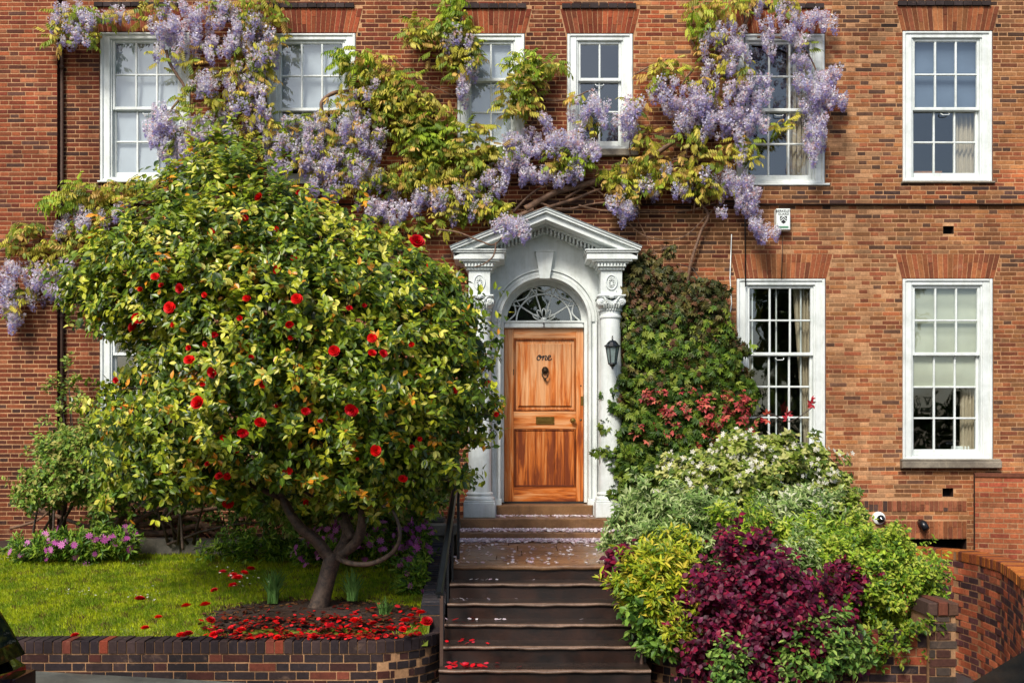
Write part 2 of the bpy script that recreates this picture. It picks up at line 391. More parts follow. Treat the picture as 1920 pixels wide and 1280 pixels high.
def voussoirs(mb,a0,a1,zb,zt,spl,cols,y=-.006):
    n=round((a1-a0)/.056); 
    for i in range(n):
        f0,f1=i/n,(i+1)/n; g=.0045
        def pt(f,z,sgn): 
            e=(z-zb)/(zt-zb); xx=a0-spl*e+(a1-a0+2*spl*e)*f; return (xx+sgn*g,z)
        cuts=[zb+.002]+([zb+(zt-zb)*random.choice([.35,.65])] if random.random()<.55 else [])+[zt-.004]
        for p,q in zip(cuts,cuts[1:]):
            q2=q-.004 if q!=cuts[-1] else q
            c=np.array(lin(random.choice(cols)))*random.uniform(.6,1.2)
            yy=y+random.uniform(-.002,.002)
            A,B,C_,D=pt(f0,p,1),pt(f1,p,-1),pt(f1,q2,-1),pt(f0,q2,1)
            V=[(A[0],yy,A[1]),(B[0],yy,B[1]),(C_[0],yy,C_[1]),(D[0],yy,D[1]),(A[0],.002,A[1]),(B[0],.002,B[1]),(C_[0],.002,C_[1]),(D[0],.002,D[1])]
            mb.add(V,[(0,1,2,3),(4,5,1,0),(5,6,2,1),(6,7,3,2),(7,4,0,3)],c)
ac=[(150,76,48),(160,86,54),(136,66,44),(146,82,56)]; ac2=[(158,96,60),(146,84,54),(166,108,68),(140,82,56)]
for i,(a0,a1,zb,zt,spl) in enumerate(arches):
    mb=MB(); voussoirs(mb,a0,a1,zb,zt,spl,ac if i<5 else ac2)
    if i<6:   # dark drip course on the upper arches
        k=int((a1-a0+.1)/.1125)
        for q in range(k):
            xx=a0-.05+q*.1125; mb.box(xx,xx+.104,-.03-random.uniform(0,.006),.0,zt+.001,zt+.055,np.array(lin((58,50,50)))*random.uniform(.7,1.4))
    mb.build('brick_arch',M['brick'],house)
for i,h in enumerate(sold):
    mb=MB(); voussoirs(mb,h[0],h[1],h[2],h[3],0,[(150,92,66),(140,84,60),(84,64,58),(160,100,70)] if i==0 else [(166,104,68),(156,96,62),(140,84,60)],-.012)
    mb.build('soldier_course',M['brick'],house)
for h in vents: mb=MB(); mb.box(h[0],h[1],.10,.12,h[2],h[3]); mb.build('air_vent',M['void'],house)
mb=MB(); mb.box(basement[0],basement[1],.28,.30,basement[2],basement[3]); mb.build('basement_opening',M['void'],house)
# body of the house behind the front: side walls, parapet, roof, floors
mb=MB(); B=lin((140,78,50))
mb.box(HX0,HX0+.25,.31,8.,-.6,9.2,B); mb.box(HX1-.25,HX1,.31,8.,-.6,9.2,B); mb.box(HX0+.25,HX1-.25,7.75,8.,-.6,9.2,B)
mb.build('side_wall',M['brick'],house)
mb=MB(); mb.box(HX0-.04,HX1+.04,-.06,.3,9.2,9.32); mb.build('parapet_coping',M['sill'],house)
mb=MB(); mb.prism([(HX0,9.0),(HX1,9.0),(HX1-.6,10.6),(HX0+.6,10.6)],.4,7.8); mb.build('roof',M['slate'],house)
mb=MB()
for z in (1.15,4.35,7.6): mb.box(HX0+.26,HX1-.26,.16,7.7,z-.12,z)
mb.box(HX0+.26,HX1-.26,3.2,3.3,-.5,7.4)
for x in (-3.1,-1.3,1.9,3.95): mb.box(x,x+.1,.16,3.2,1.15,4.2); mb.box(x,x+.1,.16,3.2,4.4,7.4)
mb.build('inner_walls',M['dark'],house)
# ------------------------------------------------------------------ sash windows
def ring(mb,x0,x1,z0,z1,w,y0,y1,b=.005,wb=None,wt=None):
    wb=wb or w; wt=wt or w
    mb.bbox(x0,x0+w,y0,y1,z0,z1,b); mb.bbox(x1-w,x1,y0,y1,z0,z1,b)
    mb.bbox(x0+w,x1-w,y0+.001,y1,z0,z0+wb,b); mb.bbox(x0+w,x1-w,y0+.001,y1,z1-wt,z1,b)
def window(key,px0,px1,py0,py1,cols,ru,rl,pym):
    x0,x1,z0,z1=X(px0)+.004,X(px1)-.004,Z(py1)+.004,Z(py0)-.004; zm=Z(pym)
    w=.115; mb=MB()
    ring(mb,x0,x1,z0,z1,w,.012,.10,.006,wb=.05,wt=.075)
    ring(mb,x0-.0,x1+.0,z0,z1,.035,-.006,.02,.008,wb=.03,wt=.03)      # raised outer moulding
    ix0,ix1,iz0,iz1=x0+w,x1-w,z0+.05,z1-.075
    mb.bbox(ix0,ix0+.018,.03,.12,iz0,iz1,.003); mb.bbox(ix1-.018,ix1,.03,.12,iz0,iz1,.003)
    f=mb.build('window',M['white'],house)
    ix0+=.018; ix1-=.018
    def sash(a0,a1,b0,b1,y,rows,bot,top):
        m=MB(); ring(m,a0,a1,b0,b1,.032,y,y+.04,.006,wb=bot,wt=top)
        gx0,gx1,gz0,gz1=a0+.032,a1-.032,b0+bot,b1-top
        for i in range(1,cols):
            xx=gx0+(gx1-gx0)*i/cols; m.bbox(xx-.011,xx+.011,y+.004,y+.036,gz0,gz1,.005)
        for j in range(1,rows):
            zz=gz0+(gz1-gz0)*j/rows; m.bbox(gx0,gx1,y+.005,y+.036,zz-.011,zz+.011,.005)
        m.build('sash',M['white'],f)
        g=MB()   # each pane very slightly out of true, as old glass is
        for i in range(cols):
            for j in range(rows):
                a,b=gx0+(gx1-gx0)*i/cols,gx0+(gx1-gx0)*(i+1)/cols; c,d=gz0+(gz1-gz0)*j/rows,gz0+(gz1-gz0)*(j+1)/rows
                yy=y+.02; t=[random.uniform(-.0012,.0012) for _ in range(4)]
                g.add([(a,yy+t[0],c),(b,yy+t[1],c),(b,yy+t[2],d),(a,yy+t[3],d)],[(0,1,2,3)])
        g.build('pane',M['glass'],f)
    sash(ix0,ix1,zm-.02,iz1,.045,ru,.04,.035)
    sash(ix0,ix1,iz0,zm+.015,.088,rl,.075,.035)
    if key!='i' and key!='g':
        m=MB(); xc=(ix0+ix1)/2; zc=zm-.055
        m.tube([(xc-.05,.085,zc+.012),(xc-.05,.066,zc),(xc-.035,.055,zc-.016),(xc+.035,.055,zc-.016),(xc+.05,.066,zc),(xc+.05,.085,zc+.012)],.006,6)
        m.build('sash_handle',M['white'],f,True)
    m=MB()
    if key in 'i': m.bbox(X(1687),X(1873),-.09,.03,Z(877),Z(864),.008); m.bbox(X(1687)+.0,X(1873),-.055,.03,Z(863.6),Z(860),.006); m.build('sill',M['sill'],f)
    elif key in 'cd': m.bbox(x0-.05,x1+.06,-.07,.03,z0-.09,z0-.008,.008); m.build('sill',M['sill'],f)
    elif key=='e' : m.bbox(x0-.03,x1+.05,-.05,.03,z0-.03,z0-.004,.006); m.build('sill',M['white'],f)
    else: m.bbox(x0-.02,x1+.02,-.045,.03,z0-.026,z0-.004,.006); m.build('sill',M['white'] if key!='f' else M['sill'],f)
    return (ix0,ix1,iz0,iz1,zm)
WR={}
for w in WIN: WR[w[0]]=window(*w)
def blind(key,mat,zlow,label,y=.135,folds=0):
    ix0,ix1,iz0,iz1,zm=WR[key]; m=MB(); a,b=ix0-.06,ix1+.06
    zs=np.linspace(iz1+.06,zlow,18+folds*6); P=[]
    for i,z in enumerate(zs):
        off=.012*math.sin(i*.9) if not folds else .02*abs(math.sin(PI*i/len(zs)*folds))
        P.append((y-off,z))
    V=[(a,p,z) for p,z in P]+[(b,p,z) for p,z in P]+[(a,p+.006,z) for p,z in P]+[(b,p+.006,z) for p,z in P]; n=len(P)
    Fs=[(i,i+1,n+i+1,n+i) for i in range(n-1)]+[(2*n+i,3*n+i,3*n+i+1,2*n+i+1) for i in range(n-1)]
    m.add(V,Fs); m.box(a,b,y-.012,y+.012,zlow-.02,zlow+.004)
    tag(m.build('window_blind',mat,None,True,org=((a+b)/2,y,zlow)),label,'blind')
def curtain(key,fx0,fx1,label,y=.215,mat='curtain',sweep=0,ztop=None):
    ix0,ix1,iz0,iz1,zm=WR[key]; w=ix1-ix0; m=MB(); a,b=ix0+w*fx0,ix0+w*fx1; n=60; V=[]; R=9
    zs=np.linspace(iz0-.1,(ztop or iz1)+.08,R)
    for j,z in enumerate(zs):
        f=j/(R-1)
        for i in range(n):
            u=i/(n-1); x=a+(b-a)*u; x+= sweep*(1-f)*(1-u if sweep>0 else u)
            V.append((x,y+.03*math.sin(u*34+.6*math.sin(f*3))+.012*math.sin(u*71),z))
    Fs=[(j*n+i,j*n+i+1,(j+1)*n+i+1,(j+1)*n+i) for j in range(R-1) for i in range(n-1)]
    k=len(V); V+=[(x,yy+.006,z) for x,yy,z in V]; Fs+=[tuple(q+k for q in reversed(f)) for f in Fs]
    m.add(V,Fs); tag(m.build('curtain',M[mat],None,True,org=((a+b)/2,y,iz0-.1)),label,'curtain')
blind('a',M['blindskygrey'],WR['a'][2]-.02,'pale grey blind, standing in for sky reflection, drawn fully down in the upper window at the far left')  # blinds put behind these panes to give their pale sky-reflection tone
blind('b',M['blindskygrey'],WR['b'][4]+.02,'pale grey blind, standing in for sky reflection, half down in the upper window beside the camellia top')
blind('c',M['blindskygrey'],WR['c'][2]-.02,'pale blind, standing in for sky reflection, filling the two-pane-wide window left of the dark one above the door')
blind('f',M['blindskyblue'],WR['f'][4]+.03,'slate blue blind, standing in for sky reflection, over the top sash of the upper right window')  # blue sheet gives the top sash its reflected sky tone
blind('i',M['blindcream'],Z(722),'cream roman blind half lowered in the ground floor window at far right',folds=4)
curtain('e',.66,1.06,'grey net curtain at the right side of the upper window hung with wisteria')
curtain('f',.70,1.06,'pale pleated curtain in the right of the upper right window')
curtain('f',-.06,.09,'narrow beige curtain at the left edge of the upper right window')
curtain('h',-.06,.13,'cream curtain at the left of the window beside the red creeper',sweep=-.02)
curtain('h',.74,1.06,'cream curtain swept back at the right of the window beside the red creeper',sweep=.16)
curtain('i',.80,1.06,'pale curtain behind the right panes below the roman blind',ztop=Z(722))
# secondary glazing bars behind the window by the creeper
m=MB(); ix0,ix1,iz0,iz1,zm=WR['h']; w=ix1-ix0
for u in (.11,.475,.85): m.bbox(ix0+w*u-.008,ix0+w*u+.008,.15,.175,iz0,iz1,.003)
m.bbox(ix0,ix1,.15,.175,zm-.02,zm+.02,.004)
m.build('inner_glazing_bar',M['white'],house)
# chair behind the upper right window
c0=thing('chair','tan upholstered chair back seen through the upper right window','chair',(WR['f'][0]+.42,.5,4.35))
ix0,ix1,iz0,iz1,zm=WR['f']; cx=ix0+(ix1-ix0)*.42
m=MB(); m.bbox(cx-.2,cx+.2,.46,.56,iz0-.25,iz0+.20,.03); m.build('backrest',M['chair'],c0)
m=MB(); m.bbox(cx-.22,cx+.22,.57,1.0,4.78,4.88,.02); m.build('seat',M['chair'],c0)
for sx in (-.19,.19):
    for sy in (.5,.95): m=MB(); m.tube([(cx+sx,sy,4.35),(cx+sx,sy,4.78)],.018,8); m.build('leg',M['wood'],c0)
# small things on the sills inside
m=MB(); x=X(1757); m.lathe([(.0,1.90),(.035,1.90),(.04,1.93),(.03,1.96),(.02,1.985),(.0,1.99)],x,.20,16); 
tag(m.build('candle_pot',m_plain('amber_pot',(190,90,40),.4),None,True,org=(x,.2,1.9)),'little orange pot standing inside the lower right window','pot')
m=MB(); x=X(1818); m.bbox(x-.09,x+.09,.2,.32,1.9,2.06,.01); tag(m.build('white_box',M['plastic'],None,org=(x,.2,1.9)),'white box on the inner sill of the lower right window','box')
m=MB(); x=X(1500); m.bbox(x-.06,x+.09,.22,.34,1.92,2.10,.01); tag(m.build('desk_box',M['plastic'],None,org=(x,.22,1.9)),'pale box on the inner sill beside the swept curtain','box')

# ------------------------------------------------------------------ neighbouring house, proud of this one by a brick
nb=thing('neighbour_house','red brick neighbouring house front at the left edge, standing slightly proud','house',(-6.8,-.11,0))
mb=MB(); sheet(mb,-9.5,X(114),-.6,9.4,[],-.11); mb.add([(X(114),-.11,-.6),(X(114),.0,-.6),(X(114),.0,9.4),(X(114),-.11,9.4)],[(0,1,2,3)],lin((80,46,34)))
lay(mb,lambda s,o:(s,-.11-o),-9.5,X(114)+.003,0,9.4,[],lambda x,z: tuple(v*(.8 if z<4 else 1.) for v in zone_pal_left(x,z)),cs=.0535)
mb.box(-9.5,X(113),.0,8.,-.6,9.4,lin((130,66,44)))
mb.build('wall',M['brick'],nb)
mb=MB(); mb.box(-9.6,X(116),-.18,.3,9.4,9.52); mb.build('parapet_coping',M['sill'],nb)
mb=MB(); mb.prism([(-9.5,9.3),(X(112),9.3),(X(112)-.5,10.8),(-9.2,10.8)],.4,7.8); mb.build('roof',M['slate'],nb)
# thin dark pipe put in for the shadow line between the houses
mb=MB(); xx=X(119); mb.tube([(xx,-.05,.9),(xx,-.05,6.85)],.022,8)
for z in (2.,3.6,5.2,6.6): mb.tube([(xx,-.05,z),(xx,-.05,z+.05)],.03,8)
tag(mb.build('shadow_line_pipe',M['rust'],None,True,org=(xx,-.05,.9)),'thin dark pipe added for the shadow line up the joint between the two brick fronts','pipe')
# ------------------------------------------------------------------ pedimented doorway
C=DX; PF=-.15
por=M['white']
zb0=1.232; za=3.547; R=.525
def rakez(x,ap=4.672,sl=.405): return ap-sl*abs(x-C)
mb=MB()
# face panel with the arched opening
N=40; ang=[PI*i/N for i in range(N+1)]
xs=[C+R*math.cos(a) for a in ang]; zsx=[za+R*math.sin(a) for a in ang]
for i in range(N):
    xa,xb=xs[i+1],xs[i]; z1_,z0_=zsx[i+1],zsx[i]
    mb.add([(xa,PF,z1_),(xb,PF,z0_),(xb,PF,rakez(xb)),(xa,PF,rakez(xa))],[(0,1,2,3)])
for s in (-1,1):
    a,b=sorted((C+s*R,C+s*.66)); mb.add([(a,PF,zb0),(b,PF,zb0),(b,PF,rakez(b)),(a,PF,rakez(a))],[(0,1,2,3)])
    a,b=sorted((C+s*.66,C+s*1.0)); mb.add([(a,PF,4.2),(b,PF,4.2),(b,PF,rakez(b)),(a,PF,rakez(a))],[(0,1,2,3)])
pf=mb.build('portico',por,house)
mb=MB()   # inner side of the arch
pts=[(C+R,zb0)]+[(xs[i],zsx[i]) for i in range(N+1)]+[(C-R,zb0)]
V=[(x,PF,z) for x,z in pts]+[(x,.14,z) for x,z in pts]; n=len(pts)
mb.add(V,[(i,i+1,n+i+1,n+i) for i in range(n-1)])
mb.build('arch_soffit',por,pf,True,auto=.6)
def arcring(mb,r0,r1,y0,y1,cz=za,a0=0,a1=PI,n=40,cx=C):
    P=[(cx+r0*math.cos(a0+(a1-a0)*i/n),cz+r0*math.sin(a0+(a1-a0)*i/n)) for i in range(n+1)]
    Q=[(cx+r1*math.cos(a0+(a1-a0)*i/n),cz+r1*math.sin(a0+(a1-a0)*i/n)) for i in range(n+1)]
    k=n+1; V=[(x,y0,z) for x,z in P]+[(x,y0,z) for x,z in Q]+[(x,y1,z) for x,z in P]+[(x,y1,z) for x,z in Q]
    Fs=[]
    for i in range(n): Fs+=[(i,k+i,k+i+1,i+1),(k+i,3*k+i,3*k+i+1,k+i+1),(i,i+1,2*k+i+1,2*k+i)]
    Fs+=[(0,2*k,3*k,k),(n,k+n,3*k+n,2*k+n)]
    mb.add(V,Fs)
mb=MB(); arcring(mb,R+.0,R+.035,PF-.03,PF+.002); arcring(mb,R+.04,R+.075,PF-.018,PF+.002); arcring(mb,R+.085,R+.105,PF-.034,PF+.002)
for s in (-1,1):
    a,b=sorted((C+s*R,C+s*(R+.035))); mb.bbox(a,b,PF-.03,PF+.002,zb0+.2,za,.006)
    a,b=sorted((C+s*(R+.085),C+s*(R+.105))); mb.bbox(a,b,PF-.034,PF+.002,zb0+.2,za,.006)
    a,b=sorted((C+s*(R-.012),C+s*(R+.11))); mb.bbox(a,b,PF-.05,PF+.10,zb0,zb0+.2,.008)
mb.build('archivolt',por,pf)
mb=MB(); mb.prism([(C-.058,za+R-.02),(C+.058,za+R-.02),(C+.108,4.37),(C-.108,4.37)],PF-.075,PF+.01); mb.prism([(C-.118,4.37),(C+.118,4.37),(C+.118,4.392),(C-.118,4.392)],PF-.085,PF+.01)
mb.build('keystone',por,pf)
# raking cornice
def rake(mb,ap,half,th,y0,y1,sl=.405,apb=None):
    e=half
    mb.prism([(C,ap-th),(C+e,ap-th-sl*e),(C+e,ap-sl*e),(C,ap)],y0,y1)
    mb.prism([(C-e,ap-th-sl*e),(C,ap-th),(C,ap),(C-e,ap-sl*e)],y0,y1)
mb=MB()
rake(mb,4.800,1.10,.018,-.66,.0); rake(mb,4.782,1.09,.030,-.645,.0); rake(mb,4.752,1.07,.012,-.61,.0); rake(mb,4.740,1.06,.062,-.60,.0)
rake(mb,4.677,.98,.03,-.34,-.0); rake(mb,4.647,.93,.060,-.235,-.0)
mb.build('raking_cornice',por,pf)
for s in (-1,1):
    mb=MB()
    for i in range(20):
        u=.03+i*.044; xx=C+s*u; z1_=4.646-.405*u
        mb.prism([(xx-.011,z1_-.058),(xx+.011,z1_-.058),(xx+.011,z1_),(xx-.011,z1_)],-.33,-.23)
    mb.build('dentil_row',por,pf)
# lead capping on the slope
mb=MB(); rake(mb,4.808,1.105,.008,-.668,-.0); mb.build('lead_capping',m_plain('grey_lead',(120,128,130),.6),pf)
# columns, entablature blocks
for s in (-1,1):
    cx=C+s*.768; cy=-.36
    mb=MB()
    prof=[(.135,1.50),(.134,2.2),(.130,2.9),(.120,3.50),(.1185,3.555),(.130,3.56),(.133,3.575),(.130,3.59),(.1185,3.595),(.1185,3.70)]
    mb.lathe(prof,cx,cy,40); col=mb.build('column',por,pf,True,auto=.7)
    mb=MB(); mb.lathe([(.17,1.425),(.178,1.44),(.178,1.455),(.170,1.47),(.150,1.475),(.146,1.49),(.158,1.495),(.16,1.51),(.15,1.522),(.137,1.525)],cx,cy,40)
    mb.build('column_base',por,col,True,auto=.9)
    mb=MB(); mb.bbox(cx-.185,cx+.185,cy-.185,PF+.02,zb0-.0,1.405,.008); mb.bbox(cx-.178,cx+.178,cy-.178,PF+.02,1.405,1.428,.006); mb.build('plinth',por,pf)
    # capital with volutes, leaves and bead row
    mb=MB(); mb.lathe([(.120,3.66),(.135,3.67),(.150,3.70),(.158,3.74),(.13,3.76)],cx,cy,32)
    for k in range(26):
        a=2*PI*k/26; bx,by=cx+.132*math.cos(a),cy+.132*math.sin(a); mb.lathe([(.0,3.640),(.010,3.644),(.013,3.652),(.010,3.660),(0,3.664)],bx,by,6)
    for t in (-1,1):
        vx=cx+t*.115; vz=3.745
        P=[]; r=.055
        for k in range(44):
            a=k*.33; rr=r*math.exp(-.062*k*.9)+.004; P.append((vx+t*rr*math.cos(a+PI/2)*1.,cy-.150-.0005*k,vz+rr*math.sin(a+PI/2)))
        mb.tube(P,.011,6); mb.lathe([(.0,vz-.012),(.012,vz-.006),(.012,vz+.006),(0,vz+.012)],vx,cy-.165,8)
        mb.tube([(vx,cy-.13,vz),(vx,cy+.12,vz)],.052,20)
        # scroll leaf
        for q in range(3): mb.tube([(cx+t*.02,cy-.15,3.70+q*.02),(cx+t*(.05+.01*q),cy-.172,3.725+q*.02),(cx+t*.075,cy-.16,3.71+q*.02)],[.010,.013,.004],6)
    for q in range(-3,4): mb.tube([(cx+q*.028,cy-.135,3.672),(cx+q*.030,cy-.160,3.70),(cx+q*.032,cy-.172,3.722)],[.012,.012,.005],6)
    mb.lathe([(0,3.77),(.022,3.775),(.03,3.79),(.022,3.805),(0,3.81)],cx,cy-.165,10)
    mb.bbox(cx-.165,cx+.165,cy-.165,PF+.02,3.80,3.822,.006); mb.bbox(cx-.15,cx+.15,cy-.15,PF+.02,3.785,3.80,.004)
    mb.build('capital',por,col,True,auto=.6)
    mb=MB(); f=cy-.135
    mb.bbox(cx-.125,cx+.125,f,PF+.02,3.822,4.105,.004)
    mb.build('frieze_block',por,pf)
    mb=MB()
    P=[(cx+.062*math.cos(a),f-.004,3.965+.085*math.sin(a)) for a in np.linspace(0,2*PI,33)]; mb.tube(P,.010,6,cap=False)
    P=[(cx+.036*math.cos(a),f-.004,3.965+.058*math.sin(a)) for a in np.linspace(0,2*PI,33)]; mb.tube(P,.006,6,cap=False)
    for k in range(10):
        a=2*PI*k/10; mb.tube([(cx+.012*math.cos(a),f-.004,3.965+.02*math.sin(a)),(cx+.030*math.cos(a),f-.008,3.965+.05*math.sin(a))],[.004,.008],5)
    mb.build('oval_rosette',por,pf,True)
    mb=MB()
    for k,(hw_,fy,z0_,z1_) in enumerate([(.150,cy-.160,4.105,4.135),(.168,cy-.178,4.138,4.175),(.192,cy-.20,4.176,4.195),(.235,cy-.225,4.196,4.215),(.292,-.600,4.216,4.290),(.304,-.618,4.291,4.312),(.313,-.632,4.313,4.330)]):
        mb.bbox(cx-hw_,cx+hw_,fy,PF+.02+.001*k,z0_,z1_,.005)
    for i in range(9):
        xx=cx-.165+i*.0375; mb.bbox(xx,xx+.022,cy-.200,cy-.17,4.140,4.174,.002)
    mb.build('cornice_block',por,pf)
# door case, transom, fanlight
mb=MB(); arcring(mb,.455,R-.002,.06,.20,cz=3.58-.02)
for s in (-1,1):
    a,b=sorted((C+s*.488,C+s*(R-.001))); mb.bbox(a,b,.055,.20,1.376,3.56,.004)
mb.box(C-.5,C+.5,.22,.26,1.2,4.2)
mb.build('door_case',por,house)
mb=MB(); mb.bbox(C-.485,C+.485,.075,.19,3.500,3.572,.008); mb.bbox(C-.485,C+.485,.062,.19,3.560,3.585,.005)
tr=mb.build('transom',por,house)
def text_obj(txt,size,loc,mat,parent,name,extr=.002,shear=0,align='CENTER'):
    cu=bpy.data.curves.new(name,'FONT'); cu.body=txt; cu.size=size; cu.extrude=extr; cu.align_x=align; cu.align_y='CENTER'; cu.shear=shear; cu.resolution_u=3
    to=bpy.data.objects.new('tmp',cu); COL.objects.link(to)
    dg=bpy.context.evaluated_depsgraph_get(); me=bpy.data.meshes.new_from_object(to.evaluated_get(dg)); bpy.data.objects.remove(to); bpy.data.curves.remove(cu)
    me.transform(Matrix.Translation(Vector(loc)-Vector(ORG.get(parent.name,(0,0,0)))) @ Matrix.Rotation(PI/2,4,'X'))
    me.materials.clear(); me.materials.append(mat); o=bpy.data.objects.new(name,me); COL.objects.link(o); o.parent=parent; ORG[o.name]=ORG[parent.name]; return o
# the number 1 with its serifs
mb=MB(); zc=3.532; xc=C+.0
mb.box(xc-.006,xc+.006,.068,.076,zc-.024,zc+.026); mb.box(xc-.016,xc+.016,.069,.076,zc-.027,zc-.022); mb.prism([(xc-.016,zc+.014),(xc-.006,zc+.018),(xc-.004,zc+.027),(xc-.009,zc+.024)],.068,.076)
mb.build('house_number',M['ink'],tr)
mb=MB(); fz=3.583; fr=.452; fy=.10
mb.add([(C+fr*math.cos(a),.112,fz-.02+fr*math.sin(a)) for a in [PI*i/32 for i in range(33)]],[tuple(range(33))])
fan=mb.build('fanlight',M['glass'],house)
mb=MB()
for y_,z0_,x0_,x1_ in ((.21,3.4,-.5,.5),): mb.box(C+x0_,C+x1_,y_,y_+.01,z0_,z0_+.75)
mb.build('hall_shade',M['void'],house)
mb=MB()
def pol(r,a,e=1.0): return (C+r*math.cos(a),fy,fz+r*math.sin(a)*e)
sp=[math.radians(v) for v in (32,73,107,148)]
for a in sp: mb.tube([pol(.07,a),pol(.335,a)],.010,6)
mb.tube([pol(.335,a,.98) for a in np.linspace(0.0,PI,41)],.011,6)
# five scallops round the hub
for k in range(5):
    a0=math.radians(14+k*30.4); a1=math.radians(14+(k+1)*30.4); am=(a0+a1)/2
    P=[]
    for u in np.linspace(0,1,13):
        a=a0+(a1-a0)*u; P.append(pol(.085+.068*math.sin(PI*u),a))
    mb.tube([pol(.03,a0)]+P+[pol(.03,a1)],.0065,6)
# outer swags between rim points
rim=[0,32,73,107,148,180]
for a,b in zip(rim,rim[1:]):
    P=[]
    for u in np.linspace(0,1,13):
        aa=math.radians(a+(b-a)*u); P.append(pol(.438-.078*math.sin(PI*u),aa))
    mb.tube(P,.010,6)
for a in rim[1:-1]:
    aa=math.radians(a); mb.tube([pol(.335,aa),pol(.44,aa+.10)],.007,6); mb.tube([pol(.335,aa),pol(.44,aa-.10)],.007,6)
mb.lathe([(0,fz-.01),(.03,fz-.005),(.04,fz+.015),(.03,fz+.04),(0,fz+.045)],C,fy,12)
mb.build('glazing_bar',por,fan,True)
# ------------------------------------------------------------------ the door
D0,D1=C-.484,C+.484; ZB,ZT=1.385,3.495; dy=.13
mb=MB(); mb.box(D0,D1,dy+.021,dy+.045,ZB,ZT); door=mb.build('door',M['wood'],house)
def px2(px): return X(px,13.03)
def pz2(py): return Z(py,13.03)
s0,s1=px2(963),px2(1080)
def board(name,a,b,c,d,y=dy,bv=.004):
    m=MB(); m.bbox(a,b,y,dy+.022,c,d,bv); return m.build(name,M['woodh' if name=='rail' else 'wood'],door)
board('stile',D0,s0-.001,ZB,ZT); board('stile',s1+.001,D1,ZB,ZT)
zt1,zt2,zm1,zm2,zb1=pz2(634),pz2(768),pz2(771),pz2(804),pz2(913)
board('rail',s0,s1,zt1,ZT-.0); board('rail',s0,s1,zm2,zm1); board('rail',s0,s1,ZB,zb1)
def panel(a,b,c,d,rise=True):
    m=MB()
    w=.024; ring(m,a,b,c,d,w,dy-.004,dy+.020,.010)
    o=m.build('panel_moulding',M['wooddark'],door)
    m=MB()
    if rise:
        m.bbox(a+w+.028,b-w-.028,dy+.000,dy+.022,c+w+.032,d-w-.032,.014)
    else:
        n=6
        for i in range(n):
            q0=a+w+(b-a-2*w)*i/n; q1=a+w+(b-a-2*w)*(i+1)/n; m.bbox(q0+.001,q1-.001,dy+.008,dy+.022,c+w,d-w,.003)
    m.build('panel',M['wood' if rise else 'woodlow'],door)
panel(s0,s1,zm1+.002,zt1-.002); panel(s0,s1,zb1+.002,zm2-.002,False)
mb=MB(); mb.box(D0,D1,dy-.012,dy+.03,ZB-.022,ZB-.001); mb.build('weather_bar',M['ink'],door)
# letter plate, knob, locks
mb=MB(); a,b,c,d=px2(1005),px2(1039),pz2(795),pz2(781); mb.bbox(a,b,dy-.008,dy,c,d,.003); ring(mb,a,b,c,d,.010,dy-.014,dy,.003); mb.bbox(a+.02,b-.02,dy-.016,dy,(c+d)/2-.018,(c+d)/2+.016,.004)
mb.build('letter_plate',M['brass'],door)
def ylathe(mb,prof,x,z,n=20):
    V=[];k=len(prof)
    for r,y in prof:
        for i in range(n): a=2*PI*i/n; V.append((x+r*math.cos(a),y,z+r*math.sin(a)))
    Fs=[(i*n+q,(i+1)*n+q,(i+1)*n+(q+1)%n,i*n+(q+1)%n) for i in range(k-1) for q in range(n)]+[tuple(range(n-1,-1,-1)),tuple(range((k-1)*n,k*n))]
    mb.add(V,Fs)
mb=MB(); ylathe(mb,[(.0,dy-.068),(.024,dy-.064),(.032,dy-.05),(.024,dy-.036),(.012,dy-.03),(.012,dy-.01),(.032,dy-.008),(.034,dy)],px2(1074),pz2(788)); mb.build('door_knob',M['brass'],door,True,auto=.8)
mb=MB(); ylathe(mb,[(0,dy-.006),(.011,dy-.005),(.014,dy)],px2(1089),pz2(787)); ylathe(mb,[(0,dy-.006),(.008,dy-.005),(.010,dy)],px2(1089),pz2(723)); mb.build('keyhole',M['bronze'],door,True)
mb=MB(); mb.bbox(px2(1089),px2(1094),dy-.004,dy,pz2(760),pz2(743),.001); mb.build('lock_plate',M['brass'],door)
mb=MB(); mb.bbox(px2(962),px2(963.5),dy-.003,dy,pz2(703),pz2(692),.001); mb.build('mark_plate',M['bronze'],door)
# lion-head knocker
mb=MB(); kx,kz=px2(1022),pz2(694)
ylathe(mb,[(0,dy-.05),(.018,dy-.046),(.030,dy-.03),(.037,dy-.012),(.038,dy)],kx,kz,16)
for a in range(12): q=2*PI*a/12; ylathe(mb,[(0,dy-.034),(.009,dy-.03),(.010,dy-.01)],kx+.034*math.cos(q),kz+.036*math.sin(q),7)
ylathe(mb,[(0,dy-.066),(.010,dy-.062),(.014,dy-.04)],kx,kz-.012,10)
for t in (-1,1): ylathe(mb,[(0,dy-.056),(.005,dy-.054),(.006,dy-.04)],kx+t*.013,kz+.01,8)
mb.tube([(kx+.036*math.cos(a),dy-.045,kz-.055+.045*math.sin(a)) for a in np.linspace(PI*.0,-PI,17)]+[(kx-.036,dy-.045,kz-.02)],.0075,8)
ylathe(mb,[(0,dy-.06),(.014,dy-.056),(.017,dy-.045),(.014,dy-.03),(.01,dy)],kx,kz-.108,10)
mb.build('knocker',M['bronze'],door,True)
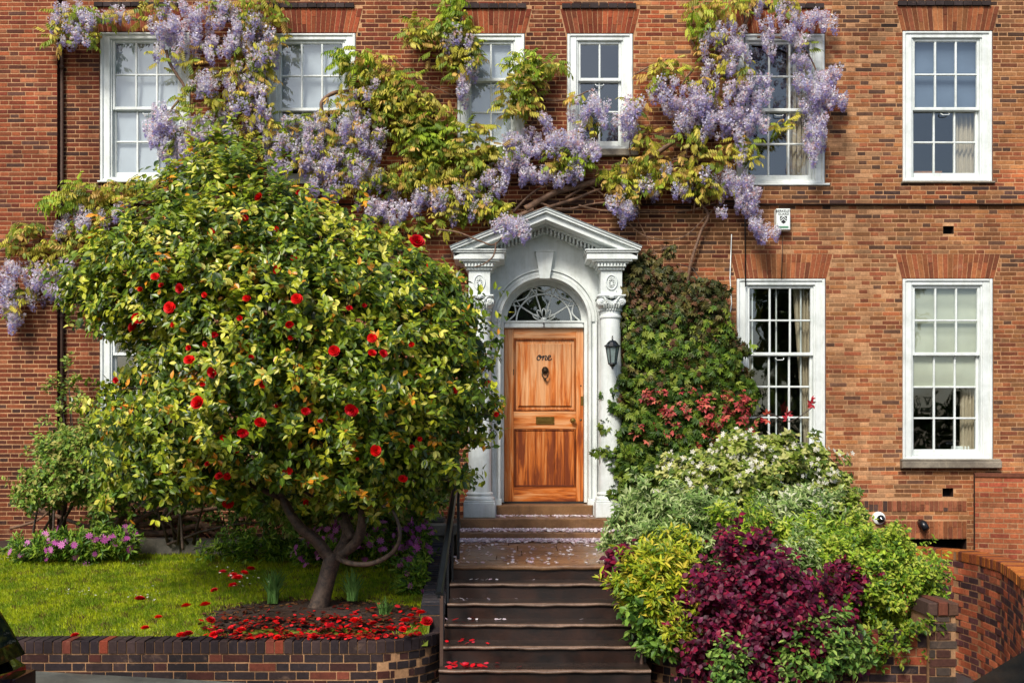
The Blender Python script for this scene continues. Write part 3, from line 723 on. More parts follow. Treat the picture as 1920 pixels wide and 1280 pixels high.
# the painted word in brush script: o n e as strokes of varying width
def stroke(mb,pts,wid,x0,z0,s,y):
    # smooth polyline through pts (Catmull-Rom), ribbon with varying width
    P=[pts[0]]+list(pts)+[pts[-1]]; Q=[]
    for i in range(1,len(P)-2):
        for u in np.linspace(0,1,7,endpoint=(i==len(P)-3)):
            a,b,c,d=[np.array(P[i+k-1],float) for k in range(4)]
            Q.append(.5*((2*b)+(-a+c)*u+(2*a-5*b+4*c-d)*u*u+(-a+3*b-3*c+d)*u**3))
    Q=np.array(Q); T=np.gradient(Q,axis=0); A=np.arctan2(T[:,1],T[:,0])
    L=[];Rr=[]
    for q,a in zip(Q,A):
        w=wid*(.62+.5*abs(math.sin(a-.5)))/2; nx,nz=-math.sin(a),math.cos(a)
        L.append((x0+(q[0]+nx*w)*s,y,z0+(q[1]+nz*w)*s)); Rr.append((x0+(q[0]-nx*w)*s,y,z0+(q[1]-nz*w)*s))
    n=len(Q); V=L+Rr+[(x,dy-.0005,z) for x,_,z in L]+[(x,dy-.0005,z) for x,_,z in Rr]
    mb.add(V,[(i,n+i,n+i+1,i+1) for i in range(n-1)]+[(i,i+1,2*n+i+1,2*n+i) for i in range(n-1)]+[(n+i,3*n+i,3*n+i+1,n+i+1) for i in range(n-1)])
mb=MB(); sx=px2(1006.5); sz=pz2(675); s=.062
stroke(mb,[(.62,1.0),(.35,.92),(.08,.55),(.08,.15),(.38,.02),(.72,.35),(.82,.75),(.58,.95),(.45,.72),(.7,.55),(1.05,.62)],.2,sx,sz,s,dy-.005)
stroke(mb,[(1.05,.62),(1.28,.85),(1.22,.45),(1.08,.0)],.21,sx,sz,s,dy-.0056)
stroke(mb,[(1.12,.25),(1.45,.72),(1.75,.88),(1.85,.7),(1.68,.25),(1.74,.03),(1.98,.12)],.2,sx,sz,s,dy-.0062)
stroke(mb,[(1.98,.12),(2.3,.42),(2.68,.68),(2.62,.92),(2.35,.86),(2.15,.45),(2.28,.08),(2.6,.02),(3.0,.3)],.19,sx,sz,s,dy-.0068)
tag(mb.build('lettering',M['ink'],door),'the word one in black brush script')
# ------------------------------------------------------------------ wall lanterns on the columns
def lantern(cx,cy,zt,label):
    L=thing('wall_lantern',label,'lantern',(cx,cy,zt-.3),'black lanterns beside the front door')
    m=MB(); n=6
    def hexr(prof): m.lathe(prof,cx,cy,6)
    m.lathe([(.0,zt),(.006,zt-.004),(.010,zt-.014),(.004,zt-.022),(.012,zt-.030),(.014,zt-.036),(.005,zt-.042),(.012,zt-.052)],cx,cy,12)
    m.lathe([(.012,zt-.052),(.038,zt-.062),(.060,zt-.085),(.072,zt-.105),(.092,zt-.115),(.094,zt-.128),(.080,zt-.133)],cx,cy,12)
    m.build('cap',M['black'],L)
    m=MB(); m.lathe([(.072,zt-.134),(.042,zt-.32)],cx,cy,6); m.build('lantern_glass',M['lantglass'],L)
    m=MB()
    for k in range(6):
        a=2*PI*k/6; m.tube([(cx+.076*math.cos(a),cy+.076*math.sin(a),zt-.130),(cx+.045*math.cos(a),cy+.045*math.sin(a),zt-.322)],.0055,5)
    m.lathe([(.050,zt-.316),(.052,zt-.330),(.036,zt-.338),(.028,zt-.352),(.012,zt-.360),(.014,zt-.372),(.005,zt-.385),(0,zt-.39)],cx,cy,12)
    m.build('cage',M['black'],L)
    m=MB(); m.tube([(cx,cy+.03,zt-.345),(cx,cy+.08,zt-.36),(cx,cy+.14,zt-.30),(cx,cy+.16,zt-.24)],.008,6); m.bbox(cx-.02,cx+.02,cy+.13,cy+.19,zt-.30,zt-.18,.004); m.build('bracket',M['black'],L)
zl=Z(627,12.1)
lantern(X(1149.5,12.12),-.78+.08,zl,'black metal wall lantern on the right white column, clear of leaves')
lantern(C-.768-.01,-.70,zl,'black metal wall lantern on the left white column, half behind the camellia')
# ------------------------------------------------------------------ alarm box
ax0,ax1=X(1456,12.78),X(1482,12.78); az0,az1=Z(431,12.78),Z(391,12.78)
al=thing('alarm_box','white alarm box with black lettering and shield high on the brick wall','alarm box',((ax0+ax1)/2,-.12,az0))
m=MB(); m.bbox(ax0,ax1,-.12,-.0,az0,az1,.008); m.build('case',M['plastic'],al)
text_obj('BERKELEY',.042,((ax0+ax1)/2,-.1215,az1-.032),M['ink'],al,'lettering')
text_obj('GUARD',.038,((ax0+ax1)/2,-.1215,az1-.068),M['ink'],al,'lettering')
m=MB(); xc=(ax0+ax1)/2; zc=az1-.135; y0,y1=-.1225,-.119
m.prism([(xc-.042,zc+.045),(xc-.042,zc-.0),(xc-.025,zc-.03),(xc,zc-.048),(xc+.025,zc-.03),(xc+.042,zc),(xc+.042,zc+.045)][::-1],y0,y1)
sh=m.build('shield_emblem',M['ink'],al)
m=MB()
for o_ in (.018,-.012): m.prism([(xc-.036,zc-.018+o_),(xc,zc+.018+o_),(xc+.036,zc-.018+o_),(xc+.036,zc-.006+o_),(xc,zc+.030+o_),(xc-.036,zc-.006+o_)],y0-.001,y0+.001)
for xx in (-.03,-.01,.01,.03): m.prism([(xc+xx-.003,zc+.036),(xc+xx+.003,zc+.036),(xc+xx+.003,zc+.043),(xc+xx-.003,zc+.043)],y0-.001,y0+.001)
m.build('shield_chevrons',M['plastic'],sh)
m=MB(); m.bbox(xc-.06,xc+.06,-.1225,-.119,az0+.02,az0+.045,.001); m.build('label_strip',m_plain('green_strip',(90,140,110),.5),al)
# dome camera on the wall
kx,kz=X(1649,12.85),Z(971,12.85)
dc=thing('dome_camera','white dome security camera on the brickwork above the basement','security camera',(kx,-.09,kz))
m=MB(); ylathe(m,[(.0,-.06),(.05,-.06),(.074,-.045),(.078,-.02),(.078,.0)],kx,kz,28); m.build('housing',M['plastic'],dc,True,auto=.8)
m=MB(); ylathe(m,[(.0,-.115),(.025,-.108),(.042,-.09),(.048,-.062)],kx+.012,kz-.008,24); m.build('lens_dome',M['carglass'],dc,True)
# short black outlet pipe
xx,zz=X(1729,12.85),Z(983,12.85); m=MB(); m.tube([(xx,.0,zz+.02),(xx,-.08,zz+.01),(xx+.02,-.13,zz-.05)],[.045,.048,.04],14)
tag(m.build('outlet_pipe',M['black'],None,True,org=(xx,0,zz)),'short black outlet pipe poking from the soldier course bricks','pipe')
# cables down the wall
for P,r,mat,lab in [([(1395,20),(1397,200),(1396,380),(1397,538)],.007,'black','thin black cable running down the wall to the lower window by the creeper'),
                    ([(1371,440),(1368,520),(1371,570),(1366,600),(1369,690)],.006,'plastic','thin pale cable hanging down beside the creeper'),
                    ([(1466,432),(1466,480),(1464,522)],.004,'rust','thin rusty wire from the alarm box to the window head')]:
    m=MB(); m.tube([(X(a),-.022,Z(b)) for a,b in P],r,6); tag(m.build('cable',M[mat],None,True,org=(X(P[0][0]),-.02,Z(P[-1][1]))),lab,'cable')
# ------------------------------------------------------------------ ground and road
def gz(x): return -.055*max(-6,min(6,x))-.02
def H(h): return CAMZ-h
mb=MB()
xs=[-400,-60,-20,-12,-8]+list(np.linspace(-6,6,25))+[8,12,20,60,400]; ys=[-400,-80,-30,-20,-14,-9.9]
def grid(mb,xs,ys,zf,c=(1,1,1)):
    V=[(x,y,zf(x,y)) for y in ys for x in xs]; n=len(xs)
    mb.add(V,[(j*n+i,j*n+i+1,(j+1)*n+i+1,(j+1)*n+i) for j in range(len(ys)-1) for i in range(n-1)],c)
grid(mb,xs,[-400,-80,-30,-20,-14,-9,-6,0,20,80,400],lambda x,y:gz(x)-.16); tag(mb.build('ground',M['asphalt']),kind='structure')
mb=MB(); grid(mb,xs[3:-3],[-6.6,-4.9,-3.6,-3.0],lambda x,y:gz(x)); 
px_=xs[3:-3]
V=[(x,-6.6,gz(x)) for x in px_]+[(x,-6.6,gz(x)-.18) for x in px_]; n=len(px_); mb.add(V,[(i,n+i,n+i+1,i+1) for i in range(n-1)])
tag(mb.build('pavement',M['pave']),kind='structure')
# ------------------------------------------------------------------ steps
sc_=thing('stone_steps','worn dark stone steps climbing to the front door, wet and strewn with petals','steps',(.25,-4.3,.1))
def nosing(mb,x0,x1,yf,yb,z,th,c=(1,1,1)):
    """a tread with a rounded nose at yf"""
    prof=[(yb,z)]+[(yf+th*.5-th*.5*math.sin(a),z-th*.5+th*.5*math.cos(a)) for a in np.linspace(0,PI,9)]+[(yb,z-th)]
    n=len(prof); k=14; V=[]
    for i in range(k+1):
        u=i/k; x=x0+(x1-x0)*u
        w=.004*math.sin(i*2.1+yf*9)+ (.006*math.exp(-((u-.5)/.13)**2))
        for (yy,zz) in prof: V.append((x,yy,zz-w*(1 if yy<yb-.01 else 0)))
    mb.add(V,[(i*n+j,i*n+j+1,(i+1)*n+j+1,(i+1)*n+j) for i in range(k) for j in range(n-1)]+[tuple(range(n-1,-1,-1)),tuple(k*n+j for j in range(n))],c)
d1=10.0; H1=1.143; r_=.137; t_=.28
SX0,SX1=-.56,1.12
STEP=[]
for k in range(8):
    d=d1-t_*k; y=d+CAMY; z=H(H1+r_*k); x0=SX0-.006*k; x1=SX1+.0*k
    mb=MB()
    if k: nosing(mb,x0,x1,y+.010,y+t_+.02,z-.002,.036); mb.build('tread',M['tread'],sc_,True,auto=.8); STEP.append((x0,x1,y,y+t_,z))
    if k: mb=MB(); nosing(mb,x0,x1,y-.012,y+.016,z,.024); mb.build('nosing',M['nose'],sc_,True,auto=.8)  # lighter stone: worn edge, with its lit line put into the colour
    mb=MB(); mb.box(x0,x1,y+.018,y+t_+.02,z-r_-.03,z-.040); mb.build('riser',M['darkstep'],sc_)
# landing paved in thin stones, falling slightly to the front
yl0=d1+CAMY; yl1=11.92+CAMY; zl0=H(H1); zl1=H(1.085)
mb=MB(); nosing(mb,SX0,SX1,yl0-.012,yl0+.12,zl0,.045); 
def lz(y): return zl0+(zl1-zl0)*(y-yl0)/(yl1-yl0)
rows=[yl0+.125,yl0+.30,yl0+.62,yl0+1.0,yl0+1.45,yl1+.05]
for ya,yb in zip(rows,rows[1:]):
    x=SX0
    while x<SX1+.1:
        w=random.uniform(.35,.7); xb=min(x+w,SX1+.15)
        e=random.uniform(-.003,.003)
        mb.add([(x+.004,ya+.004,lz(ya)+e),(xb-.004,ya+.004,lz(ya)+e),(xb-.004,yb-.004,lz(yb)+e),(x+.004,yb-.004,lz(yb)+e),
                (x+.004,ya+.004,lz(ya)-.06),(xb-.004,ya+.004,lz(ya)-.06),(xb-.004,yb-.004,lz(yb)-.06),(x+.004,yb-.004,lz(yb)-.06)],[(0,1,2,3),(4,5,1,0),(5,6,2,1),(6,7,3,2),(7,4,0,3)])
        x=xb
mb.box(SX0-.0,SX1+.13,yl0+.12,yl1+.06,H(2.0),zl1-.075)
mb.build('landing',M['step'],sc_)
# two porch steps and the threshold
mb=MB(); yA=-1.0; yB=-.62
mb.bbox(-.62,1.42,yA,.0,H(1.25),H(1.0),.012); 
mb.build('lower_porch_step',M['step'],sc_)
mb=MB(); mb.bbox(-.62,1.42,yB,.0,H(1.0)+.001,1.232-.001,.012); mb.build('upper_porch_step',M['step'],sc_)
mb=MB(); mb.bbox(C-.575,C+.575,-.22,.16,1.233,1.362,.012); mb.build('threshold',M['step'],sc_)
# ------------------------------------------------------------------ garden, left
LX0=-6.6; fy=9.12-12.9
def lawnz(y): # y world
    d=y+12.9; return H(1.63-.1491*(min(d,11.95)-9.15)+.06*max(0,(9.42-d)/.25)**2) if d<11.95 else H(1.213-.02*(d-11.95))
mb=MB(); ysl=list(np.linspace(-3.80,-.95,16)); xsl=list(np.linspace(LX0,-.72,34))
grid(mb,xsl,ysl,lambda x,y:lawnz(y)+.012*math.sin(x*2.3+y)*math.sin(y*3.1)); tag(mb.build('lawn',M['lawn']),kind='structure')
def edge_x(y): d=y+12.9; return -.80-.0*(d-9)
mb=MB(); grid(mb,list(np.linspace(LX0,-.7,30)),[-1.0,-.6,-.3,.0],lambda x,y: H(1.20)+.02+.04*math.sin(x*5+y*3)); tag(mb.build('flower_bed_soil',M['soil']),kind='structure')
# soil under the camellia: an oval bed along the wall
mb=MB(); V=[(-1.75,-3.3,lawnz(-3.3)+.05)]; n=44
for i in range(n):
    a=2*PI*i/n; rr=1+.09*math.sin(3*a+1)+.06*math.sin(5*a); x=-1.75+1.06*rr*math.cos(a); y=-3.36+.58*rr*math.sin(a); x=min(x,-.82); y=max(y,-3.79); V.append((x,y,lawnz(y)+.012))
mb.add(V,[(0,1+i,1+(i+1)%n) for i in range(n)]); tag(mb.build('tree_bed_soil',M['soil'],None,True),kind='structure')
# low stone edging at the back of the lawn
mb=MB(); 
x=X(245,11.9)
while x<X(545,11.9):
    w=random.uniform(.5,.8); mb.bbox(x,x+w-.012,-1.16,-.98,H(1.25),H(1.055)+random.uniform(-.006,.006),.012); x+=w
tag(mb.build('stone_edging',M['pier'],None,org=(X(400,11.9),-1.1,H(1.25))),'low pale stone kerb between the lawn and the shrub bed','kerb')
# ------------------------------------------------------------------ brick retaining walls
def path_fn(pts):
    P=[np.array(p,float) for p in pts]; L=[0]
    for a,b in zip(P,P[1:]): L.append(L[-1]+np.linalg.norm(b-a))
    def f(s,o):
        s=max(0,min(L[-1]-1e-6,s)); i=max(k for k in range(len(L)-1) if L[k]<=s)
        u=(s-L[i])/(L[i+1]-L[i]); p=P[i]*(1-u)+P[i+1]*u
        # smooth normal
        def nr(k):
            k=max(0,min(len(P)-2,k)); t=P[k+1]-P[k]; t/=np.linalg.norm(t); return np.array([t[1],-t[0]])
        n=nr(i)*(1-abs(u-.5))+ (nr(i+1) if u>.5 else nr(i-1))*abs(u-.5); n/=np.linalg.norm(n)
        q=p+n*o; return (float(q[0]),float(q[1]))
    return f,L[-1]
def garden_wall(name,label,pts,zt,zb,palf,thick=.23,cs=.072,pr=.006,coping=True,cop_pal=None,zf=None,parent=None,n_mul=1.):
    f,L=path_fn(pts); root=parent or thing(name,label,'garden wall',(*f(L/2,0),zb))
    m=MB(); ns=max(8,int(L/.12)); Q=[L*i/ns for i in range(ns+1)]
    ctop=.105 if coping else 0
    def dz(s): return zf(s) if zf else 0
    V=[(*f(s,0),zb) for s in Q]+[(*f(s,0),zt-ctop+dz(s)) for s in Q]+[(*f(s,-thick),zb) for s in Q]+[(*f(s,-thick),zt-ctop+dz(s)) for s in Q]; k=ns+1
    m.add(V,[(i,i+1,k+i+1,k+i) for i in range(ns)]+[(k+i,k+i+1,3*k+i+1,3*k+i) for i in range(ns)]+[],np.array(MORTAR)*.72)
    m.add(V,[(0,k,3*k,2*k),(ns,2*k+ns,3*k+ns,k+ns),*[(2*k+i+1,2*k+i,3*k+i,3*k+i+1) for i in range(ns)]],lin((62,52,50)))
    nrow=int((zt-ctop-zb)/cs); z0=zt-ctop-nrow*cs
    lay(m,f,0,L,z0,zt-ctop,[],palf,proud=pr,jit=pr*.35,zf=zf,mul=n_mul,cs=cs)
    b=m.build('brick_face',M['brick'],root)
    if coping:
        m=MB(); s=0.004
        while s<L-.03:
            w=.068; e=min(s+w,L); j=random.uniform(-.006,.006); cc=np.array(lin(tuple((cop_pal or palf)(s,0))))*random.uniform(.75,1.15); zz=dz((s+e)/2)
            o=.012+random.uniform(-.003,.003); A=[(*f(s,o),0),(*f(e,o),0),(*f(e,-thick-.004),0),(*f(s,-thick-.004),0)]
            zb_=zt-ctop+.003+zz; zt_=zt+j*.6+zz; b_=.007
            V=[(a[0],a[1],zb_) for a in A]+[(a[0],a[1],zt_-b_) for a in A]
            cx_=sum(a[0] for a in A)/4; cy_=sum(a[1] for a in A)/4
            V+=[(cx_+(a[0]-cx_)*.9,cy_+(a[1]-cy_)*.93,zt_) for a in A]
            m.add(V,[(0,1,5,4),(1,2,6,5),(2,3,7,6),(3,0,4,7),(4,5,9,8),(5,6,10,9),(6,7,11,10),(7,4,8,11),(8,9,10,11)],cc)
            s+=w+.009
        # mortar bed filling between the bricks on edge
        V=[(*f(s,.004),zt-.012+dz(s)) for s in Q]+[(*f(s,-thick),zt-.012+dz(s)) for s in Q]+[(*f(s,.004),zt-ctop+dz(s)) for s in Q]
        m.add(V,[(i,i+1,k+i+1,k+i) for i in range(ns)]+[(2*k+i,2*k+i+1,i+1,i) for i in range(ns)],np.array(MORTAR)*.5)
        m.build('coping',M['brick'],root)
    return root,f,L
def arc(cx,cy,r,a0,a1,n=14): return [(cx+r*math.cos(math.radians(a0+(a1-a0)*i/n)),cy+r*math.sin(math.radians(a0+(a1-a0)*i/n))) for i in range(n+1)]
# left wall: runs along the pavement and curves back to the steps
pts=[(-6.6,-4.0),(-1.25,-4.0)]+arc(-1.25,-3.36,.64,-86,0,12)
def cop_dark(s,z):
    r=random.random(); return random.choice([(50,40,42),(60,47,46),(44,36,40)]) if r<.9 else random.choice([(150,70,48),(120,62,48)])
lw,lf,LL=garden_wall('curved_garden_wall','dark brick garden wall left of the steps with bricks on edge along its top',pts,H(1.65),-.2,dark_pal,n_mul=.82,cop_pal=cop_dark)  # face bricks darkened further, the wall's shade put into their colour
# cheek wall beside the steps with a sloping brick-on-edge top
ckp=[(-.61,-3.35),(-.79+.1,-.9)]
ck,cf,CL=garden_wall('sloping_cheek_wall','narrow slate dark brick wall sloping up beside the steps under the handrail',ckp,H(1.42),-.1,dark_pal,thick=.2,
    cop_pal=lambda s,z: random.choice([(58,60,68),(66,66,72),(50,52,60),(74,70,72)]),zf=lambda s:(s/2.45)*(.325)-.02)
# right wall: curves from the steps and runs right
pts=[(1.135,-2.95),(1.135,-3.55)]+arc(1.70,-3.55,.565,180,262,12)+[(3.36,-4.25)]
rw,rf,RL=garden_wall('planted_garden_wall','dark brick garden wall right of the steps, curving and overhung by shrubs',pts,H(1.55),-.4,lambda x,z: dark_pal(x,z) if random.random()<.6 else red_pal(x,z))
# end pier of that wall, patched with cement
pr=thing('wall_pier','small weathered brick end pier with a brick-on-edge cap by the basement ramp','pier',(3.4,-4.2,-.4))
pf_,pL=path_fn([(3.365,-4.30),(3.58,-4.30),(3.58,-3.9)])
m=MB(); m.box(3.367,3.577,-4.297,-3.9,-.4,H(1.31),np.array(MORTAR)*.7)
lay(m,pf_,0,pL,-.35,H(1.40),[],lambda x,z: (96,60,50) if random.random()<.5 else (84,72,64),proud=.007,mul=.9)
m.build('pier_body',M['brick'],pr)
m=MB()
for i in range(3):
    a=3.35+i*.084; m.bbox(a,a+.076,-4.325,-3.88,H(1.39),H(1.285)+random.uniform(-.005,.005),.008,np.array(lin(random.choice([(110,64,48),(82,62,54),(90,64,50)]))))
m.build('cap',M['brick'],pr)
m=MB(); 
poly=[(3.40,.46),(3.50,.43),(3.565,.50),(3.574,.60),(3.52,.65),(3.46,.64),(3.41,.57)]

# ramp wall down to the basement, coping rusted orange with moss
pts=[(3.7,-.55),(4.35,-.62),(4.7,-.72),(4.95,-.98),(5.0,-1.5),(4.95,-2.1),(4.75,-2.8),(4.55,-3.4),(4.45,-4.2)]
def rp(x,z):
    r=random.random()
    return (86,52,54) if r<.42 else ((66,46,50) if r<.5 else random.choice([(172,92,60),(160,82,54),(184,104,70)]))
rr,rf2,RL2=garden_wall('ramp_wall','curving brick wall beside the basement ramp with orange mossy coping',pts,H(1.20),-.95,rp,n_mul=1.15,pr=.0025,
    cop_pal=lambda s,z: random.choice([(170,98,40),(150,80,44),(120,66,46),(184,112,48)]))
# low boundary wall against the house at far right
pts=[(X(1812),-.24),(7.6,-.98)]
bw,bf,BL=garden_wall('boundary_wall','orange brick boundary wall meeting the house front at the far right',pts,H(.40),-.5,lambda x,z: random.choice([(178,104,66),(168,92,58),(184,112,74),(160,80,56)]),coping=False,cs=.06,pr=.003)
m=MB(); f_,L_=bf,BL
Q=[L_*i/20 for i in range(21)]
V=[(*f_(s,.02),H(.40)) for s in Q]+[(*f_(s,-.24),H(.40)) for s in Q]+[(*f_(s,.02),H(.36)) for s in Q]+[(*f_(s,-.24),H(.36)) for s in Q]
m.add(V,[(20*0+i,i+1,22+i,21+i) for i in range(20)] and [(42+i,42+i+1,63+i+1,63+i) for i in range(20)]+[(i,i+1,42+i+1,42+i) for i in range(20)]+[(i,21+i,22+i,i+1) for i in range(20)]+[(0,42,63,21),(20,41,83,62)],lin((110,66,48)))
m.build('coping',M['brick'],bw)
# beds and ramp on the right
mb=MB(); grid(mb,list(np.linspace(1.15,3.3,12)),list(np.linspace(-4.1,0,12)),lambda x,y: H(1.58)+.10*(y+4.1)+.02*math.sin(x*4)); tag(mb.build('shrub_bed_soil',M['soil']),kind='structure')
mb=MB(); grid(mb,list(np.linspace(3.55,9,10)),list(np.linspace(-6.5,-.3,8)),lambda x,y: H(3.0)+.0*y); tag(mb.build('ramp_ground',M['pave']),kind='structure')
# stone pier with an urn left of the handrail
pi=thing('stone_pier','grey stone ledge carrying a stone urn beside the top of the steps','ledge',(-1.03,-.75,.9))
m=MB(); m.bbox(X(768,12.1),X(862,12.1),-.95,-.1,H(1.05),H(.905),.02); m.build('slab',M['pier'],pi)
m=MB(); m.bbox(X(775,12.1),X(858,12.1),-.90,-.1,H(1.25),H(1.05),.01); m.build('plinth',M['pier'],pi)
ux,uy=X(808,12.2),-.62; ur=thing('stone_urn','weathered stone urn on the ledge, mostly behind foliage','urn',(ux,uy,H(.905)))
z=H(.905); m=MB(); m.bbox(ux-.15,ux+.15,uy-.15,uy+.15,z,z+.05,.01); m.build('foot',M['pier'],ur)
m=MB(); m.lathe([(.14,z+.05),(.10,z+.09),(.06,z+.14),(.07,z+.19),(.15,z+.24),(.2,z+.32),(.22,z+.42),(.245,z+.45),(.24,z+.48),(.20,z+.47)],ux,uy,28); m.build('bowl',M['pier'],ur,True,auto=.8)
# ------------------------------------------------------------------ handrail
hr=thing('handrail','black iron handrail sloping down the left of the steps','handrail',(-.57,-3.6,.3))
T0=(-.64,-.95,Z(884,11.95)); T1=(-.61,-4.25,Z(1112,8.65))
pa=Vector(W(857,884,10.4)); pb=Vector(W(823,1112,8.75))
mb=MB(); 
def barbox(mb,a,b,w,h):
    a=Vector(a);b=Vector(b); t=(b-a).normalized(); sd=t.cross(Vector((0,0,1))).normalized(); up=sd.cross(t)
    V=[]
    for p in (a,b):
        for (u,v) in ((-w,-h),(w,-h),(w,-h*.2),(w*.6,h),(-w*.6,h),(-w,-h*.2)): V.append(tuple(p+sd*u+up*v))
    mb.add(V,[(0,5,4,3,2,1),(6,7,8,9,10,11)]+[(i,(i+1)%6,(i+1)%6+6,i+6) for i in range(6)])
barbox(mb,pa,pb,.030,.018); mb.build('rail',M['black'],hr)
mb=MB(); barbox(mb,pa-Vector((0,0,.03)),pb-Vector((0,0,.03)),.014,.010); mb.build('under_rail',M['black'],hr)
for P,zbm,nm in ((pa+Vector((.012,-.0,0)),H(1.143),'post'),(pb+Vector((.02,.02,0)),.0,'post')):
    mb=MB(); mb.box(P[0]-.014,P[0]+.014,P[1]-.014,P[1]+.014,zbm-.02,P[2]-.02)
    mb.build('post',M['black' if nm=='post' and zbm>.5 else 'rust'],hr)
for u in (.28,.55,.8):
    P=pa.lerp(pb,u); k=[s for s in STEP if s[2]-.02<P[1]<=s[3]]; zb=(k[0][4] if k else zl0)-.02
    mb=MB(); mb.box(P[0]-.010,P[0]+.010,P[1]-.010,P[1]+.010,zb,P[2]-.03); mb.build('baluster',M['black'],hr)
# a slim pole at the right foot of the steps
mb=MB(); xx,yy,_=W(1203,1190,8.85); mb.tube([(xx,yy,-.2),(xx,yy,H(1.50))],.016,8); tag(mb.build('rail_post',M['rust'],None,True,org=(xx,yy,-.2)),'slim metal post against the wall at the right foot of the steps','post')
# ------------------------------------------------------------------ leaf shapes
def leaf_t(w=.5,fold=.10,droop=.08):
    V=[(0,0,0),(-w*.42,.28,fold*.5),(-w*.46,.58,fold*.5-droop*.4),(0,1,-droop*1.6),(w*.46,.58,fold*.5-droop*.4),(w*.42,.28,fold*.5),(0,.3,-fold*.2),(0,.62,-fold*.3-droop*.4)]
    return (V,[(0,6,1),(1,6,7,2),(2,7,3),(0,5,6),(5,4,7,6),(4,3,7)],None)
def leaf_s(w=.5): return ([(0,0,0),(-w/2,.45,.05),(0,1,-.06),(w/2,.45,.05)],[(0,3,2,1)],None)
def compound(n=5,L=1.,leaflet=.45,w=.42,hang=.5):
    """pinnate leaf: pairs of drooping leaflets on a rachis"""
    lt=np.array(leaf_t(w)[0])*leaflet; lf=leaf_t(w)[1]; V=[];Fs=[]
    def put(o,ang,tilt,sc=1.):
        ca,sa=math.cos(ang),math.sin(ang); k=len(V)
        for x,y,z in lt*sc:
            y2=y*math.cos(tilt)+z*math.sin(tilt); z2=-y*math.sin(tilt)+z*math.cos(tilt)
            V.append((o[0]+x*ca+y2*sa,o[1]-x*sa+y2*ca,o[2]+z2))
        Fs.extend([tuple(i+k for i in f) for f in lf])
    for i in range(n):
        u=.2+.8*i/n; o=(0,L*u,-hang*.35*u*u)
        for s in (-1,1): put(o,s*1.05,hang,.85+.3*math.sin(PI*u))
    put((0,L,-hang*.35),0,hang*1.2,1.1)
    k=len(V); V+=[(-.012,0,0),(.012,0,0),(.012,L,-hang*.35),(-.012,L,-hang*.35)]; Fs.append((k,k+1,k+2,k+3))
    return (V,Fs,None)
def palmate(n=5,w=.42):
    lt=np.array(leaf_t(w)[0]); lf=leaf_t(w)[1]; V=[];Fs=[]
    for i in range(n):
        a=(i-(n-1)/2)*(2.2/(n-1)); s=1-.12*abs(i-(n-1)/2); k=len(V); ca,sa=math.cos(a),math.sin(a)
        for x,y,z in lt*s*.75: V.append((x*ca+y*sa,.15-x*sa+y*ca,z-.12*y))
        Fs+= [tuple(q+k for q in f) for f in lf]
    return (V,Fs,None)
LT=leaf_t(.52); LN=leaf_t(.30); LW=leaf_t(.72,.06,.14); LS=leaf_s(.55)
def basis(f,nrm):
    f=f/np.linalg.norm(f,axis=1,keepdims=True); s=np.cross(f,nrm); s/=np.linalg.norm(s,axis=1,keepdims=True)+1e-9; u=np.cross(s,f)
    return np.stack([s,f,u],2)
def in_poly(P,poly):
    x,y=P[:,0],P[:,1]; r=np.zeros(len(P),bool); n=len(poly); j=n-1
    for i in range(n):
        xi,yi=poly[i];xj,yj=poly[j]
        c=((yi>y)!=(yj>y))&(x<(xj-xi)*(y-yi)/(yj-yi+1e-12)+xi); r^=c; j=i
    return r
def edge_dist(P,poly):
    d=np.full(len(P),1e9); n=len(poly)
    for i in range(n):
        a=np.array(poly[i],float);b=np.array(poly[(i+1)%n],float); ab=b-a
        t=np.clip(((P-a)@ab)/(ab@ab),0,1); d=np.minimum(d,np.linalg.norm(P-(a+t[:,None]*ab),axis=1))
    return d
def lump(P,sc_,seed):
    """smooth pseudo-noise for uneven outlines and clumps"""
    r=np.random.default_rng(seed); v=np.zeros(len(P))
    for k in range(7):
        a=r.uniform(0,2*PI); f=r.uniform(.6,1.9)/sc_; v+=np.sin((P[:,0]*math.cos(a)+P[:,1]*math.sin(a))*f*2*PI+r.uniform(0,6.3))
    return v/3.
def twigs(poly,d,depth,n,Rpx=140,seed=1,front=.75,gap=.0,ragged=14,dslope=0):
    """twig points through the volume behind an outline; returns world points and outward directions"""
    r=np.random.default_rng(seed); A=np.array(poly,float); lo,hi=A.min(0)-ragged,A.max(0)+ragged
    out=[]
    P=r.uniform(lo,hi,(n*6,2)); Pj=P+np.stack([lump(P,60,seed+5),lump(P,60,seed+9)],1)*ragged
    k=in_poly(Pj,poly); P=P[k]; Pj=Pj[k]
    if gap: 
        g=lump(P,70,seed+20)+.5*lump(P,28,seed+21); k=g>-1.6+gap; P=P[k]; Pj=Pj[k]
    P=P[:n]; Pj=Pj[:n]; ed=edge_dist(Pj,poly)
    hd=depth*np.sqrt(np.clip(1-(1-np.minimum(ed/Rpx,1))**2,0.02,1))*(1+.22*lump(P,75,seed+30))
    u=r.uniform(0,1,len(P)); off=np.where(r.uniform(0,1,len(P))<front,-hd*(1-.45*u**1.5),hd*(2*u-1))
    dd=d+dslope*(P[:,1]-A[:,1].mean())
    de=dd+off; w=np.stack([(P[:,0]-960)*de/F, dd+CAMY+off, CAMZ-(P[:,1]-HOR)*de/F],1)
    c=A.mean(0); cw=np.array([(c[0]-960)*d/F,d+CAMY+depth*.2,CAMZ-(c[1]-HOR)*d/F])
    o=w-cw; o[:,1]*=1.2; o/=np.linalg.norm(o,axis=1,keepdims=True)
    return w,o,r
